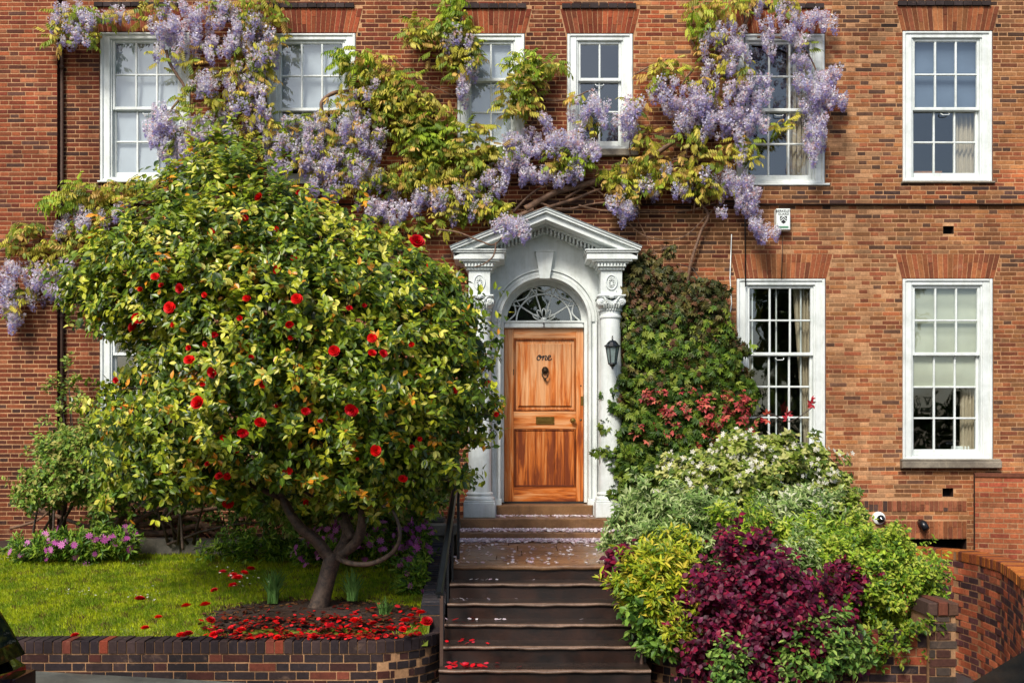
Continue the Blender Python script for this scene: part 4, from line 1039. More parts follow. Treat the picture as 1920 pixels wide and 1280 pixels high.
def leaves(mb,w,o,r,tmpl,k,size,palette,up=.45,spread=.8,twig=.12,sv=.25,weights=None,nup=1.0,hang=0,colour_clump=None):
    n=len(w); 
    ax=o*.8+np.array([0,-.25,up])+r.normal(0,.35,(n,3)); ax/=np.linalg.norm(ax,axis=1,keepdims=True)
    base=np.repeat(w,k,0); axr=np.repeat(ax,k,0); t=r.uniform(-.2,1,len(base))[:,None]*twig
    rad=r.normal(0,1,(len(base),3)); rad-=axr*np.sum(rad*axr,1,keepdims=True); rad/=np.linalg.norm(rad,axis=1,keepdims=True)
    pos=base+axr*t+rad*.006
    f=axr*(1-spread)+rad*spread+np.array([0,0,-hang]); 
    nm=np.array([0,-.45,nup])+axr*.4+r.normal(0,.45,(len(base),3))
    B=basis(f,nm)
    pl=np.asarray(palette); ck=r.choice(len(pl),n,p=weights); cc=np.repeat(ck,k)
    if colour_clump:
        q=lump(w[:,[0,2]]*100,colour_clump[1],colour_clump[2])+r.normal(0,.35,n); ck=np.where(q>.25,np.asarray(colour_clump[0])[r.integers(0,len(colour_clump[0]),n)],ck); cc=np.repeat(ck,k)
    mixk=r.uniform(0,1,len(base))<(.5 if not colour_clump else .3); c2=r.choice(len(pl),len(base),p=weights); cc=np.where(mixk,c2,cc)
    col=pl[cc]*r.uniform(.75,1.25,(len(base),1))
    mb.inst(tmpl,pos,B,size*r.uniform(1-sv,1+sv,len(base)),col)
# ------------------------------------------------------------------ camellia tree
CG=pal((92,118,26),(132,150,34),(178,182,46),(214,208,96),(56,80,22),(224,150,40)); CGw=[.22,.27,.24,.09,.135,.045]
cam_poly=[(436,258),(468,290),(505,345),(565,388),(640,415),(715,452),(785,492),(832,520),(880,570),(880,615),(902,665),(896,760),(905,785),(872,835),(842,872),(775,925),(700,955),(600,950),(520,925),(430,935),(330,935),(255,925),(215,890),(200,840),(190,780),(205,745),(252,728),(256,690),(258,640),(190,605),(118,590),(135,545),(140,512),(195,462),(240,425),(285,370),(335,325),(392,285)]
ct=thing('camellia_tree','large camellia tree with glossy leaves and red blooms growing from the lawn','tree',W(597,1140,9.8))
w,o,r=twigs(cam_poly,9.9,1.25,6900,Rpx=210,seed=11,front=.78,ragged=30,gap=.80)
q=r.choice(len(w),260,replace=False); w=np.concatenate([w]+[w[q]+(o[q]+np.array([0,0,.7])+r.normal(0,.3,(260,3)))*e for e in (.07,.13,.19)]); o=np.concatenate([o,o[q],o[q],o[q]])
mb=MB(); leaves(mb,w,o,r,LT,7,.069,CG,up=.45,spread=.78,twig=.12,weights=CGw,nup=.8,colour_clump=([0,4,0,1],75,3))
w2,o2,r2=twigs(cam_poly,9.95,1.1,800,Rpx=210,seed=12,front=.3,ragged=6); leaves(mb,w2,o2,r2,LW,6,.11,CG[[0,4,1]],weights=[.4,.4,.2])
mb.build('foliage',M['camellia'],ct)
def limb(mb,pts,ra,rb,n=10,d=None,wob=.06,sub=4):
    P=[np.array(W(*p)) for p in pts]; P=[P[0]]+P+[P[-1]]; Q=[]
    for i in range(1,len(P)-2):
        for u in np.linspace(0,1,sub,endpoint=(i==len(P)-3)):
            a,b,c,dd=P[i-1],P[i],P[i+1],P[i+2]; Q.append(tuple(.5*((2*b)+(-a+c)*u+(2*a-5*b+4*c-dd)*u*u+(-a+3*b-3*c+dd)*u**3)))
    k=len(Q); mb.tube(Q,[ra+(rb-ra)*(i/(k-1))**.8 for i in range(k)],n,wob=wob); return Q
mb=MB(); T=[(590,1165,9.8),(597,1140,9.8),(610,1095,9.8),(622,1052,9.8),(626,1035,9.8)]
Q=[W(*p) for p in T]; mb.tube([(q[0],q[1],q[2]) for q in Q],[.125,.095,.078,.080,.088],16,wob=.05)
mb.build('trunk',M['bark'],ct,True)
for pts,ra,rb in [([(622,1050,9.8),(590,1010,9.75),(560,985,9.7),(530,935,9.7),(505,880,9.6),(470,800,9.7),(430,700,9.8)],.062,.026),
                  ([(630,1045,9.8),(650,1005,9.85),(640,970,9.9),(600,930,9.9),(560,850,10.),(540,700,10.),(500,500,10.)],.06,.02),
                  ([(630,1045,9.8),(668,1015,9.7),(680,970,9.6),(672,930,9.6),(700,860,9.6),(760,760,9.6),(820,640,9.7)],.056,.022),
                  ([(626,1040,9.8),(655,1055,9.6),(695,1056,9.5),(730,1040,9.45),(748,1015,9.4),(748,985,9.4),(736,955,9.4)],.030,.014),
                  ([(660,1010,9.75),(645,960,9.9),(650,900,10),(690,780,10.1),(700,600,10.2)],.05,.015),
                  ([(530,935,9.7),(450,900,9.5),(350,870,9.4),(260,830,9.5)],.03,.012),
                  ([(640,970,9.9),(600,940,9.6),(560,915,9.4)],.025,.01)]:
    mb=MB(); limb(mb,pts,ra,rb); mb.build('limb',M['bark'],ct,True)
# twigs
mb=MB()
for i in range(0,len(w),9):
    p=Vector(w[i]); q=p-Vector(o[i])*.28+Vector((0,0,-.10)); mb.tube([tuple(q),tuple(p.lerp(q,.5)+Vector((0,0,.02))),tuple(p)],[.007,.005,.003],5)
mb.build('twigs',M['bark'],ct)['kind']='stuff'
# blooms: layered cupped petals
def rose_t(seed,op=1.):
    r=random.Random(seed); V=[];Fs=[];Cc=[]
    for ring_,(n,tilt,L,w_) in enumerate([(7,1.15*op,.5,.5),(7,.85*op,.46,.46),(6,.55*op,.40,.38),(5,.25*op,.32,.28)]):
        for i in range(n):
            a=2*PI*i/n+ring_*.5+r.uniform(-.15,.15); t=tilt+r.uniform(-.1,.1); ca,sa=math.cos(a),math.sin(a); k=len(V)
            for (u,v,b) in [(-.25,.15,0),(.25,.15,0),(-.5,.6,.06),(0,.55,-.05),(.5,.6,.06),(-.32,1,.14),(0,1.06,.05),(.32,1,.14)]:
                x=u*w_; rr=v*L*math.sin(t)+b*.1; y=v*L*math.cos(t)*.8+ring_*.03+b*L*.3
                X_,Y_=rr*ca-x*sa, rr*sa+x*ca
                V.append((X_,Y_,y)); Cc.append((1,1,1) if v<.9 else (1.15,1.2,1.2))
            Fs+=[(k,k+1,k+3),(k,k+3,k+2),(k+1,k+4,k+3),(k+2,k+3,k+6,k+5),(k+3,k+4,k+7,k+6)]
    return (V,Fs,Cc)
roses=[rose_t(i,1+.12*(i-1)) for i in range(3)]
RED=pal((206,10,16),(190,8,22),(222,22,20),(168,8,18),(214,40,60))
FL=[(374,756,12),(661,767,10.5),(703,845,10),(487,794,9.5),(455,811,9),(539,883,9),(755,898,9),(781,455,11),(519,506,8.5),(260,598,10),(253,615,9.5),(319,577,9),(627,658,10),(401,697,10),(356,675,9),(697,663,7),(718,664,7.5),(698,634,7),(488,371,8),(459,409,6.5),(557,561,8),(541,607,8.5),(573,771,7),(233,766,6.5),(428,941,9),(412,893,7),(427,893,6),(420,820,6),(443,845,4),(494,720,7),(575,942,5),(218,713,6),(916,720,6),(929,776,6),(636,477,5.5),(806,501,6),(822,510,6),(787,537,6),(384,553,6),(395,435,6),(561,362,5),(291,519,7),(265,542,6),(339,541,8),(303,535,5),(520,430,6),(655,578,5),(772,646,5),(850,733,6.5),(772,838,5),(786,823,5),(450,596,6),(402,627,6),(385,645,6),(355,652,6),(440,650,5),(545,633,4),(550,484,6),(390,870,5),(325,610,6),(520,760,4),(600,790,4),(670,860,3),(470,670,5),(683,573,4),(560,700,5),(380,720,5),(320,790,4),(463,560,6)]
fcache=[]
for i,(px,py,rad) in enumerate(FL):
    k=i%3
    if len(fcache)<3:
        m=MB(); V,Fs,Cc=roses[k]; m.add(np.array(V)*1.,Fs,np.array(Cc)*RED[k]); 
        ob=m.build('camellia_bloom',M['red'],None,False,org=(0,0,0)); ob.parent=ct; fcache.append(ob)
    else:
        ob=fcache[k].copy(); COL.objects.link(ob); ob.parent=ct
    ed=float(edge_dist(np.array([[px,py]],float),cam_poly)[0]); hd=1.25*math.sqrt(max(.05,1-(1-min(ed/210,1))**2))
    dd=9.9-hd*(1.24 if rad>6 else 1.08)-.06; p=Vector(W(px,py,dd))-Vector(ORG[ct.name]); ob.location=p
    s=rad*dd/F*2.0*random.uniform(1.1,1.4); ob.scale=(s,s*random.uniform(.8,1),s*random.uniform(.8,1.3))
    dirv=Vector((random.uniform(-.7,.7)+(px-530)/800,-1,random.uniform(-.5,.6))); ob.rotation_euler=dirv.to_track_quat('Z','Y').to_euler()
# ------------------------------------------------------------------ generic shrub
def shrub(name,label,cat,poly,d,depth,n,k,tmpl,size,palette,mat='leaf',seed=1,Rpx=80,up=.5,spread=.7,twig=.10,base=None,stems=6,gap=.35,ragged=18,hang=0,weights=None,nup=1.,front=.7,loc=None,sv=.25,part='foliage',root=None,stemmat='bark',sr=.012):
    A=np.array(poly,float); 
    if root is None:
        b=base or (A[:,0].mean(),A[:,1].max(),d); root=thing(name,label,cat,W(*b))
    w,o,r=twigs(poly,d,depth,n,Rpx=Rpx,seed=seed,front=front,ragged=ragged,gap=gap)
    q=r.choice(len(w),max(1,len(w)//28),replace=False); us=[w,*[w[q]+(o[q]*np.array([1,.6,1])+np.array([0,0,.5])+r.normal(0,.25,(len(q),3)))*e*min(1,depth*2.5) for e in (.05,.09,.13)]]; w=np.concatenate(us); o=np.concatenate([o,o[q],o[q],o[q]])
    mb=MB(); leaves(mb,w,o,r,tmpl,k,size,np.asarray(palette),up=up,spread=spread,twig=twig,weights=weights,nup=nup,hang=hang,sv=sv)
    mb.build(part,M[mat],root)
    if stems:
        mb=MB(); b0=Vector(ORG[root.name])
        for i in range(stems):
            q=Vector(w[r.integers(len(w))]); s0=b0+Vector((r.uniform(-.15,.15)*min(1,(A[:,0].max()-A[:,0].min())/200),r.uniform(-.05,.05),0))
            mid=s0.lerp(q,.5)+Vector((r.uniform(-.08,.08),.03,.08)); mb.tube([tuple(s0),tuple(s0.lerp(mid,.5)+Vector((0,0,.03))),tuple(mid),tuple(q)],[sr,sr*.8,sr*.6,sr*.3],6)
        mb.build('stems',M[stemmat],root,True)
    return root,w,o,r
def blossoms(root,name,tmpl,w,o,r,n,size,palette,k=5,clump=.05,mat='petal',off=.05,kind=True):
    idx=r.choice(len(w),min(n,len(w)),replace=False); mb=MB()
    c=np.repeat(w[idx]+o[idx]*off+np.array([0,-.04,.04]),k,0)+r.normal(0,clump,(len(idx)*k,3))
    f=np.repeat(o[idx],k,0)+np.array([0,-.6,.4])+r.normal(0,.5,c.shape); B=basis(np.cross(f,np.array([.3,.1,1.])),f)
    pl=np.asarray(palette); mb.inst(tmpl,c,B,size*r.uniform(.8,1.2,len(c)),pl[r.choice(len(pl),len(c))]*r.uniform(.85,1.1,(len(c),1)))
    ob=mb.build(name,M[mat],root)
    if kind: ob['kind']='stuff'
    return ob
def flower_t(n=5,w=.8,cup=.15):
    V=[(0,0,0)];Fs=[]
    for i in range(n):
        a=2*PI*i/n; d=PI/n*w; k=len(V)
        V+=[(.6*math.cos(a-d),.6*math.sin(a-d),cup*.6),(math.cos(a),math.sin(a),cup),(.6*math.cos(a+d),.6*math.sin(a+d),cup*.6)]
        Fs.append((0,k,k+1,k+2))
    return (V,Fs,None)
F5=flower_t(5); F8=flower_t(9,.8,.05)
# creeper on the right of the door
crp=[(1172,492),(1240,488),(1300,512),(1335,540),(1352,580),(1362,640),(1380,690),(1398,740),(1402,800),(1396,840),(1340,905),(1260,930),(1180,938),(1150,925),(1168,890),(1154,850),(1170,800),(1156,770),(1168,740),(1180,700),(1178,650),(1182,600),(1170,560),(1168,530)]
def sub(poly,y0,y1): 
    # horizontal slice of an outline
    P=[]
    n=len(poly)
    for i in range(n):
        a=poly[i];b=poly[(i+1)%n]
        if y0<=a[1]<=y1: P.append(a)
        for yy in (y0,y1):
            if (a[1]-yy)*(b[1]-yy)<0: u=(yy-a[1])/(b[1]-a[1]); P.append((a[0]+(b[0]-a[0])*u,yy))
    c=np.mean(P,0); return [tuple(p) for p in P]
cr=thing('wall_creeper','dense creeper covering the wall right of the door, with a band of red young leaves','climber',W(1270,940,12.6))
DG=pal((72,78,34),(92,88,40),(58,66,30),(112,104,52),(104,72,48)); GG=pal((76,106,30),(98,128,36),(124,146,44),(60,88,28),(142,156,60))
PM=palmate(5,.38); PT=palmate(3,.55)
for i,(y0,y1,plt,n,dp,dd) in enumerate([(480,705,DG,740,.20,12.68),(610,830,GG*.9,760,.24,12.62),(745,940,GG*np.array([.72,.78,.7]),740,.28,12.56),(560,760,np.vstack([DG,GG]),380,.24,12.64)]):
    shrub('','','',sub(crp,y0,y1),dd,dp,int(n*1.7),4,PM,.098,plt,root=cr,seed=31+i,Rpx=50,up=-.05,spread=.85,hang=.75,nup=.2,twig=.11,stems=0,ragged=20,gap=.8,part='foliage',front=.7)
CRP=palmate(5,.36)
redp=[(1196,745),(1240,728),(1290,738),(1330,752),(1385,745),(1410,770),(1392,800),(1340,838),(1290,806),(1240,828),(1196,812),(1225,780)]
shrub('','','',redp,12.30,.10,110,3,PT,.070,pal((196,84,78),(176,62,66),(206,112,92),(150,60,60),(120,90,50)),root=cr,seed=35,Rpx=30,up=.2,spread=.8,hang=.4,stems=0,part='red_leaves',gap=1.1,ragged=24,mat='leaf',front=1)
mb=MB()
for pts in [[(1300,930,12.7),(1290,850,12.65),(1320,760,12.6),(1300,650,12.7),(1310,520,12.8),(1270,495,12.8)],[(1230,930,12.7),(1220,800,12.7),(1240,650,12.7),(1215,510,12.8)],[(1390,800,12.5),(1440,775,12.4),(1480,790,12.45),(1525,762,12.4)]]: limb(mb,pts,.014,.005,6)
mb.build('stems',M['bark'],cr,True)
mb=MB(); rr_=np.random.default_rng(5); pp=np.array([W(x,y,12.4) for x,y in [(1440,777),(1475,768),(1482,782),(1522,755),(1402,745),(1405,770),(1418,808),(1440,780),(1520,752)]])
mb.inst(PT,np.repeat(pp,2,0)+rr_.normal(0,.02,(len(pp)*2,3)),basis(rr_.normal(0,1,(len(pp)*2,3)),np.tile([0,-1,.4],(len(pp)*2,1))),.09,pal((180,50,60),(200,90,70))[rr_.integers(0,2,len(pp)*2)]); mb.build('stray_red_leaves',M['leaf'],cr)
# ------------------------------------------------------------------ right bed shrubs
PG=pal((132,158,88),(158,178,108),(108,138,66),(184,196,138),(84,116,50)); YG=pal((160,172,34),(186,190,48),(134,152,32),(92,124,30),(200,184,60)); FGn=pal((104,138,28),(132,160,36),(158,178,52),(76,110,26),(176,186,70))
CHO=pal((104,124,40),(134,150,56),(160,170,80),(76,98,34),(184,184,110)); BUR=pal((94,10,42),(112,14,50),(72,10,36),(132,20,52),(56,12,30),(104,26,64)); SG=pal((94,130,48),(124,154,68),(152,176,88),(64,98,38))
R1,w,o,r=shrub('mexican_orange_bush','bushy shrub covered in small white flowers under the lower window','shrub',[(1245,915),(1262,885),(1310,862),(1372,828),(1420,820),(1480,842),(1540,855),(1572,890),(1585,940),(1560,975),(1440,985),(1320,975),(1235,950)],11.2,.62,1150,6,PT,.085,CHO,seed=41,Rpx=90,base=(1420,1010,11.4))
blossoms(R1,'white_flowers',F5,w,o,r,190,.027,pal((236,234,222),(226,222,206)),k=6,clump=.032)
mb=None
R2,w,o,r=shrub('grey_green_shrub','pale grey-green shrub at the top of the bed beside the porch steps','shrub',[(1150,985),(1165,950),(1215,925),(1270,930),(1330,945),(1400,950),(1440,985),(1480,1010),(1470,1060),(1400,1080),(1290,1085),(1200,1075),(1150,1040),(1140,1010)],10.4,.6,1500,8,LN,.068,PG,seed=42,Rpx=80,base=(1300,1100,10.5))
R3,w,o,r=shrub('variegated_shrub','small leafy grey-green shrub with cream tips behind the burgundy bush','shrub',[(1420,960),(1480,930),(1560,945),(1600,985),(1590,1040),(1500,1050),(1430,1030)],10.5,.5,850,8,LN,.062,np.vstack([PG,pal((196,200,170))]),seed=43,Rpx=70,base=(1510,1100,10.5))
R4,w,o,r=shrub('golden_shrub','yellow-green shrub spilling over the wall beside the steps','shrub',[(1185,1060),(1208,1030),(1245,1045),(1290,1045),(1300,1080),(1290,1130),(1268,1180),(1245,1205),(1212,1190),(1188,1150),(1172,1110)],9.15,.42,900,8,LN,.070,YG,seed=44,Rpx=60,base=(1235,1180,9.3),up=.7,spread=.6)
R4b,w,o,r=shrub('trailing_shrub','dark green trailing shrub hanging over the curved brick at the foot of the steps','shrub',[(1178,1130),(1290,1120),(1340,1180),(1320,1240),(1270,1245),(1230,1218),(1190,1200)],8.95,.25,260,6,LT,.07,SG*np.array([.7,.8,.5]),seed=54,Rpx=50,base=(1260,1190,9.1),gap=.5)
R5,w,o,r=shrub('bright_green_shrub','fine-leaved bright green shrub at the right end of the bed by the pier','shrub',[(1560,1010),(1600,985),(1650,1005),(1705,1010),(1740,1060),(1762,1100),(1745,1150),(1700,1210),(1640,1215),(1580,1180),(1530,1120),(1520,1050)],9.5,.6,1900,9,LT,.042,FGn,seed=45,Rpx=90,base=(1640,1200,9.3),twig=.08)
mb_=None
shrub('','','',[(1480,985),(1560,985),(1610,1015),(1590,1085),(1500,1090),(1470,1030)],9.9,.4,420,8,LN,.078,FGn,root=R5,seed=46,Rpx=70,stems=3,part='foliage')
R6,w,o,r=shrub('burgundy_shrub','deep burgundy-leaved shrub sprawling over the garden wall','shrub',[(1292,1175),(1300,1110),(1340,1070),(1358,1025),(1378,1002),(1400,1035),(1440,1030),(1475,1065),(1520,1090),(1550,1112),(1572,1150),(1585,1200),(1560,1255),(1510,1280),(1450,1290),(1390,1300),(1340,1290),(1310,1255),(1290,1225)],8.85,.42,1350,6,LW,.052,BUR,seed=47,Rpx=90,base=(1430,1240,9.0),twig=.16,up=.6,mat='leaf',gap=.85,ragged=30,stemmat='bark',sr=.009)
R7,w,o,r=shrub('young_burgundy_shrub','small burgundy shrub leaning out over the steps at the edge of the bed','shrub',[(1140,1040),(1160,1028),(1182,1035),(1188,1060),(1176,1095),(1160,1108),(1140,1095),(1148,1070)],9.3,.12,70,7,LW,.06,BUR,seed=48,Rpx=30,base=(1200,1100,9.4),stems=4,sr=.006,ragged=6)
R8,w,o,r=shrub('grey_leaved_sprig','light green sprigs showing below the burgundy shrub','shrub',[(1470,1215),(1500,1180),(1560,1150),(1610,1175),(1620,1230),(1570,1262),(1500,1290),(1462,1270)],8.5,.18,210,6,LT,.055,SG,seed=49,Rpx=50,base=(1540,1240,8.7),gap=.7)
for pl_,dd_,root_,tm_,sz_,pal_,n_,sd_ in [([(1330,960),(1400,950),(1440,990),(1400,1030),(1340,1020)],9.85,R5,LN,.06,FGn,200,81),([(1225,1010),(1290,1000),(1320,1050),(1260,1070)],9.75,R4,LN,.065,YG,130,82),
  ([(1450,1040),(1500,1010),(1540,1050),(1500,1090)],9.2,R2,LN,.06,PG,150,83),([(1580,930),(1620,960),(1600,1010),(1550,1000)],10.2,R1,PT,.075,CHO,110,84),([(1250,1150),(1290,1130),(1310,1190),(1270,1215)],8.7,R4,LN,.06,YG*.85,90,85),([(1560,1080),(1600,1060),(1630,1110),(1590,1150)],9.0,R6,LW,.05,BUR,110,86)]:
    shrub('','','',pl_,dd_,.2,n_,6,tm_,sz_,pal_,root=root_,seed=sd_,Rpx=40,stems=0,gap=.5,up=.8)
R9,w,o,r=shrub('low_green_sprig','low light green sprigs at the foot of the burgundy shrub, nearest the steps','shrub',[(1325,1225),(1370,1195),(1405,1230),(1395,1275),(1345,1285)],8.45,.14,90,6,LT,.05,SG,seed=50,Rpx=40,base=(1360,1260,8.65),gap=.4)
R10,w,o,r=shrub('ivy_fringe','trailing ivy hanging in front of the right garden wall','climber',[(1600,1195),(1700,1190),(1740,1160),(1735,1210),(1680,1235),(1620,1240)],8.65,.12,130,5,LT,.045,FGn*.7,seed=51,Rpx=30,base=(1670,1200,8.75),gap=.6,stems=3)
# ------------------------------------------------------------------ left bed shrubs
LG=pal((98,130,42),(124,150,52),(72,104,36),(150,170,72),(160,154,80))
shrub('rose_bush','tall rose bush with dark stems against the wall at far left','shrub',[(55,860),(100,812),(150,790),(215,810),(250,870),(240,930),(180,965),(110,950),(40,965),(25,930),(70,905)],11.9,.4,1150,6,LT,.06,LG,seed=61,Rpx=70,base=(95,1005,12.0),gap=.5,ragged=18,stems=8,sr=.014)
shrub('leggy_shrub','dark leafy shrub on bare stems beneath the camellia','shrub',[(215,840),(330,880),(430,900),(520,915),(540,980),(460,960),(400,925),(330,940),(250,945),(200,905)],11.6,.45,950,6,LT,.065,LG*np.array([.85,.95,.75]),seed=62,Rpx=50,base=(340,1020,11.7),gap=.3,stems=6,sr=.018)
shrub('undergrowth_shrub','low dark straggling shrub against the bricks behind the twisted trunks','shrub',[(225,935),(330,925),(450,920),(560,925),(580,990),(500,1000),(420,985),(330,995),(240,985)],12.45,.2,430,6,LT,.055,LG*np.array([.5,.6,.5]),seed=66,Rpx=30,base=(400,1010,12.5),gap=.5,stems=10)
shrub('climbing_rose','thin climbing rose beside the wall joint at left','climber',[(100,690),(130,700),(135,760),(125,830),(160,850),(110,870),(95,800),(105,750)],12.55,.12,150,5,LT,.055,LG,seed=63,Rpx=25,base=(118,960,12.6),gap=.6,stems=4)
shrub('spreading_shrub','loose green shrub below the camellia near the stone ledge','shrub',[(540,930),(640,945),(740,940),(800,935),(830,880),(850,870),(850,905),(800,960),(700,975),(560,985),(520,960)],11.2,.4,620,6,LT,.065,LG,seed=64,Rpx=40,base=(660,1010,11.3),gap=.6)
shrub('ledge_plant','thin pale-leaved plant standing in the stone urn','plant',[(790,890),(820,870),(850,860),(862,900),(850,935),(800,945),(780,925)],12.1,.15,120,6,LN,.075,PG*np.array([.8,.8,.7]),seed=65,Rpx=30,base=(812,935,12.25),gap=.7,stems=5,sr=.006)
PK=pal((206,96,186),(190,84,170),(222,130,200))
for i,(poly,d,n,lab,nf) in enumerate([([(20,1045),(40,1020),(90,1008),(140,1005),(190,1000),(235,992),(250,1010),(248,1040),(190,1050),(100,1052)],11.55,520,'low bright green plants with pink daisies at the left end of the flower bed',16),
    ([(560,1052),(590,1000),(640,985),(700,985),(770,965),(800,1000),(795,1040),(785,1075),(740,1060),(680,1050),(600,1058)],11.2,800,'drift of pink daisies behind the camellia trunk',60),
    ([(380,1040),(430,1010),(500,1000),(555,1010),(560,1050),(480,1046)],11.5,260,'sparse green plants in the bed below the camellia limbs',0),
    ([(745,1075),(790,1060),(800,1100),(790,1125),(750,1110)],10.4,130,'bright green clump beside the sloping cheek wall',3)]):
    R_,w,o,r=shrub('flowering_plant' if nf else 'bedding_plant',lab,'plant',poly,d,.28,n,6,LN,.07,GG*np.array([1.,1.15,.9]),seed=70+i,Rpx=30,up=.8,spread=.6,stems=0,ragged=6)
    if nf: blossoms(R_,'pink_flowers',F8,w,o,r,nf*3,.042,PK,k=1,clump=.03,off=.06)
# strap-leaved clumps by the trunk
def strap_clump(label,px,py,d,n,Hh,sp):
    root=thing('grass_clump',label,'plant',W(px,py,d),'iris clumps by the camellia trunk'); b=Vector(ORG[root.name]); m=MB()
    for i in range(int(n*1.6)):
        a=random.uniform(0,2*PI); e=random.uniform(.15,1)*sp; h=Hh*random.uniform(.6,1.15); wd=.009; c=np.array(lin((104,146,74)))*random.uniform(.6,1.3)
        s0=b+Vector((random.uniform(-.04,.04),random.uniform(-.04,.04),0)); P=[s0+Vector((math.cos(a)*e*u*u,math.sin(a)*e*u*u,h*(u-.25*u**3*(e/sp)))) for u in (0,.35,.7,1)]
        sd=Vector((-math.sin(a)*.5+.5,math.cos(a)*.5,0)).normalized(); ww=[wd,wd,wd*.7,.001]
        V=[tuple(p-sd*q) for p,q in zip(P,ww)]+[tuple(p+sd*q) for p,q in zip(P,ww)]; m.add(V,[(i,4+i,5+i,i+1) for i in range(3)],c)
    m.build('blades',M['grass'],root)
strap_clump('clump of dark strap-like leaves left of the camellia trunk',512,1130,9.9,60,.34,.20)
strap_clump('clump of dark strap-like leaves right of the camellia trunk',660,1125,9.9,60,.30,.16)
strap_clump('small tuft of green blades nearest the top of the curved wall',722,1160,9.6,30,.2,.12)
# ------------------------------------------------------------------ lawn grass, daisies, petals
r=np.random.default_rng(3); n=95000
x=r.uniform(-5.6,-.74,n); y=-3.79+2.95*r.uniform(0,1,n)**1.05
e=((x+1.75)/1.04)**2+((y+3.36)/.56)**2; k=(e>r.uniform(.75,1.1,n)); x,y=x[k],y[k]; n=len(x)
z=np.array([lawnz(v) for v in y])+.010
f=np.stack([r.normal(0,.38,n),r.normal(0,.38,n),np.ones(n)],1); nm=np.stack([r.normal(0,.4,n),-np.ones(n),r.normal(0,.3,n)],1)
P2=np.stack([x,y],1)*100; patch=np.clip(.5+.45*lump(P2,60,8)+.35*lump(P2,17,4),0,1)[:,None]
cg=pal((166,176,30))*(patch)+pal((112,138,26))*(1-patch); cg=cg*r.uniform(.85,1.6,(n,1)); dry=r.uniform(0,1,n)<.06; cg[dry]=lin((168,160,80)); thin=(lump(P2,34,14)>.75)&(r.uniform(0,1,n)<.5); cg[thin]=pal((120,104,52))[0]*r.uniform(.7,1.2,(thin.sum(),1))
mb=MB(); blade=([(-.10,0,0),(.10,0,0),(.05,.6,.1),(0,1,.3)],[(0,1,2,3)],None)
mb.inst(blade,np.stack([x,y,z],1),basis(f,nm),r.uniform(.022,.045,n),cg); tag(mb.build('grass',M['grass']),kind='stuff')
def scatter_z(x,y): return lawnz(y)+.03
def litter(name,pts,size,palette,tmpl,mat='petal',flat=1.,seed=1):
    r=np.random.default_rng(seed); pts=np.array(pts); n=len(pts); nm=np.stack([r.normal(0,.35,n),r.normal(-.1,.35,n),np.ones(n)*flat],1); f=np.stack([r.normal(0,1,n),r.normal(0,1,n),np.zeros(n)],1)
    pl=np.asarray(palette); mb=MB(); mb.inst(tmpl,pts,basis(f,nm),size*r.uniform(.6,1.3,n),pl[r.choice(len(pl),n)]*r.uniform(.7,1.2,(n,1))); return tag(mb.build(name,M[mat]),kind='stuff')
r=np.random.default_rng(9); pts=[]
for _ in range(2700):
    a=r.uniform(0,2*PI); q=r.uniform(0,1)**.7; x=-1.66+1.12*q*math.cos(a); y=-3.55+.5*q*math.sin(a)
    if lump(np.array([[x*100,y*100]]),22,77)[0]<-.25 and r.uniform()<.8: continue
    if x<-.80-.0 and -3.98<y and (x+1.25)**2+(y+3.36)**2<.62**2 or (x<-1.25 and y>-3.98): pts.append((x,y,(lawnz(y)+.035+r.uniform(0,.03)) if y>-3.77 else H(1.64)))
pts=[p for p in pts if r.uniform()<(.9 if p[1]<-3.62 else (.5 if p[1]<-3.45 else .16))]
PET=([(-.3,0,.0),(.3,0,.0),(.5,.6,.14),(0,1,.22),(-.5,.6,.14)],[(0,1,2,3,4)],None)
litter('fallen_camellia_petals',pts,.040,pal((214,16,22),(190,12,18),(226,44,50),(120,20,16),(84,24,18),(150,60,30),(90,50,30)),PET,'red',seed=2)
# whole fallen blossoms
r=np.random.default_rng(19); P=[];
for px,py in [(340,1192),(352,1190),(395,1163),(402,1190),(412,1185),(440,1190),(452,1182),(462,1165),(520,1195),(545,1192),(590,1195),(640,1192),(665,1165),(700,1170),(730,1180),(760,1165),(790,1150),(800,1165),(418,1073),(437,1080),(445,1085),(458,1075),(470,1068),(437,1099),(402,1107),(262,1124),(385,1135),(349,1137),(297,1158),(272,1178),(141,1192),(755,1180),(770,1155),(620,1175)]:
    d=9.12
    for _ in range(12):   # drop the pixel ray onto the lawn
        zz=lawnz(d+CAMY)+.02; d=(CAMZ-zz)*F/(py-HOR)
    d=max(d,8.95); p=W(px,py,d); P.append((p[0],p[1],max(p[2],lawnz(max(p[1],-3.78))+.01)))
P=np.array(P); mb=MB()
nm=np.stack([r.normal(0,.3,len(P)),r.normal(-.2,.3,len(P)),np.ones(len(P))],1); 
B=basis(r.normal(0,1,(len(P),3))*[1,1,.01],nm)
mb.inst((roses[2][0],roses[2][1],roses[2][2]),P,B,.085*r.uniform(.7,1.2,len(P)),RED[r.integers(0,5,len(P))]); tag(mb.build('fallen_camellia_blooms',M['red']),kind='stuff')
# daisies in the lawn
r=np.random.default_rng(23); P=[]
for cx_,cy_,sx_,sy_,n_ in [(270,1118,22,8,26),(158,1110,18,5,16),(115,1110,8,4,5),(450,1078,30,10,26),(265,1053,8,4,6),(15,1050,8,4,5),(100,1135,10,3,2),(283,1093,4,3,3),(545,1185,0,0,0)]:
    for _ in range(n_):
        px,py=cx_+r.normal(0,sx_),cy_+r.normal(0,sy_); d=10.
        for _i in range(12): d=(CAMZ-lawnz(d+CAMY)-.04)*F/(py-HOR)
        P.append(W(px,py,d))
litter('lawn_daisies',P,.011,pal((236,236,226)),F8,'petal',seed=5)
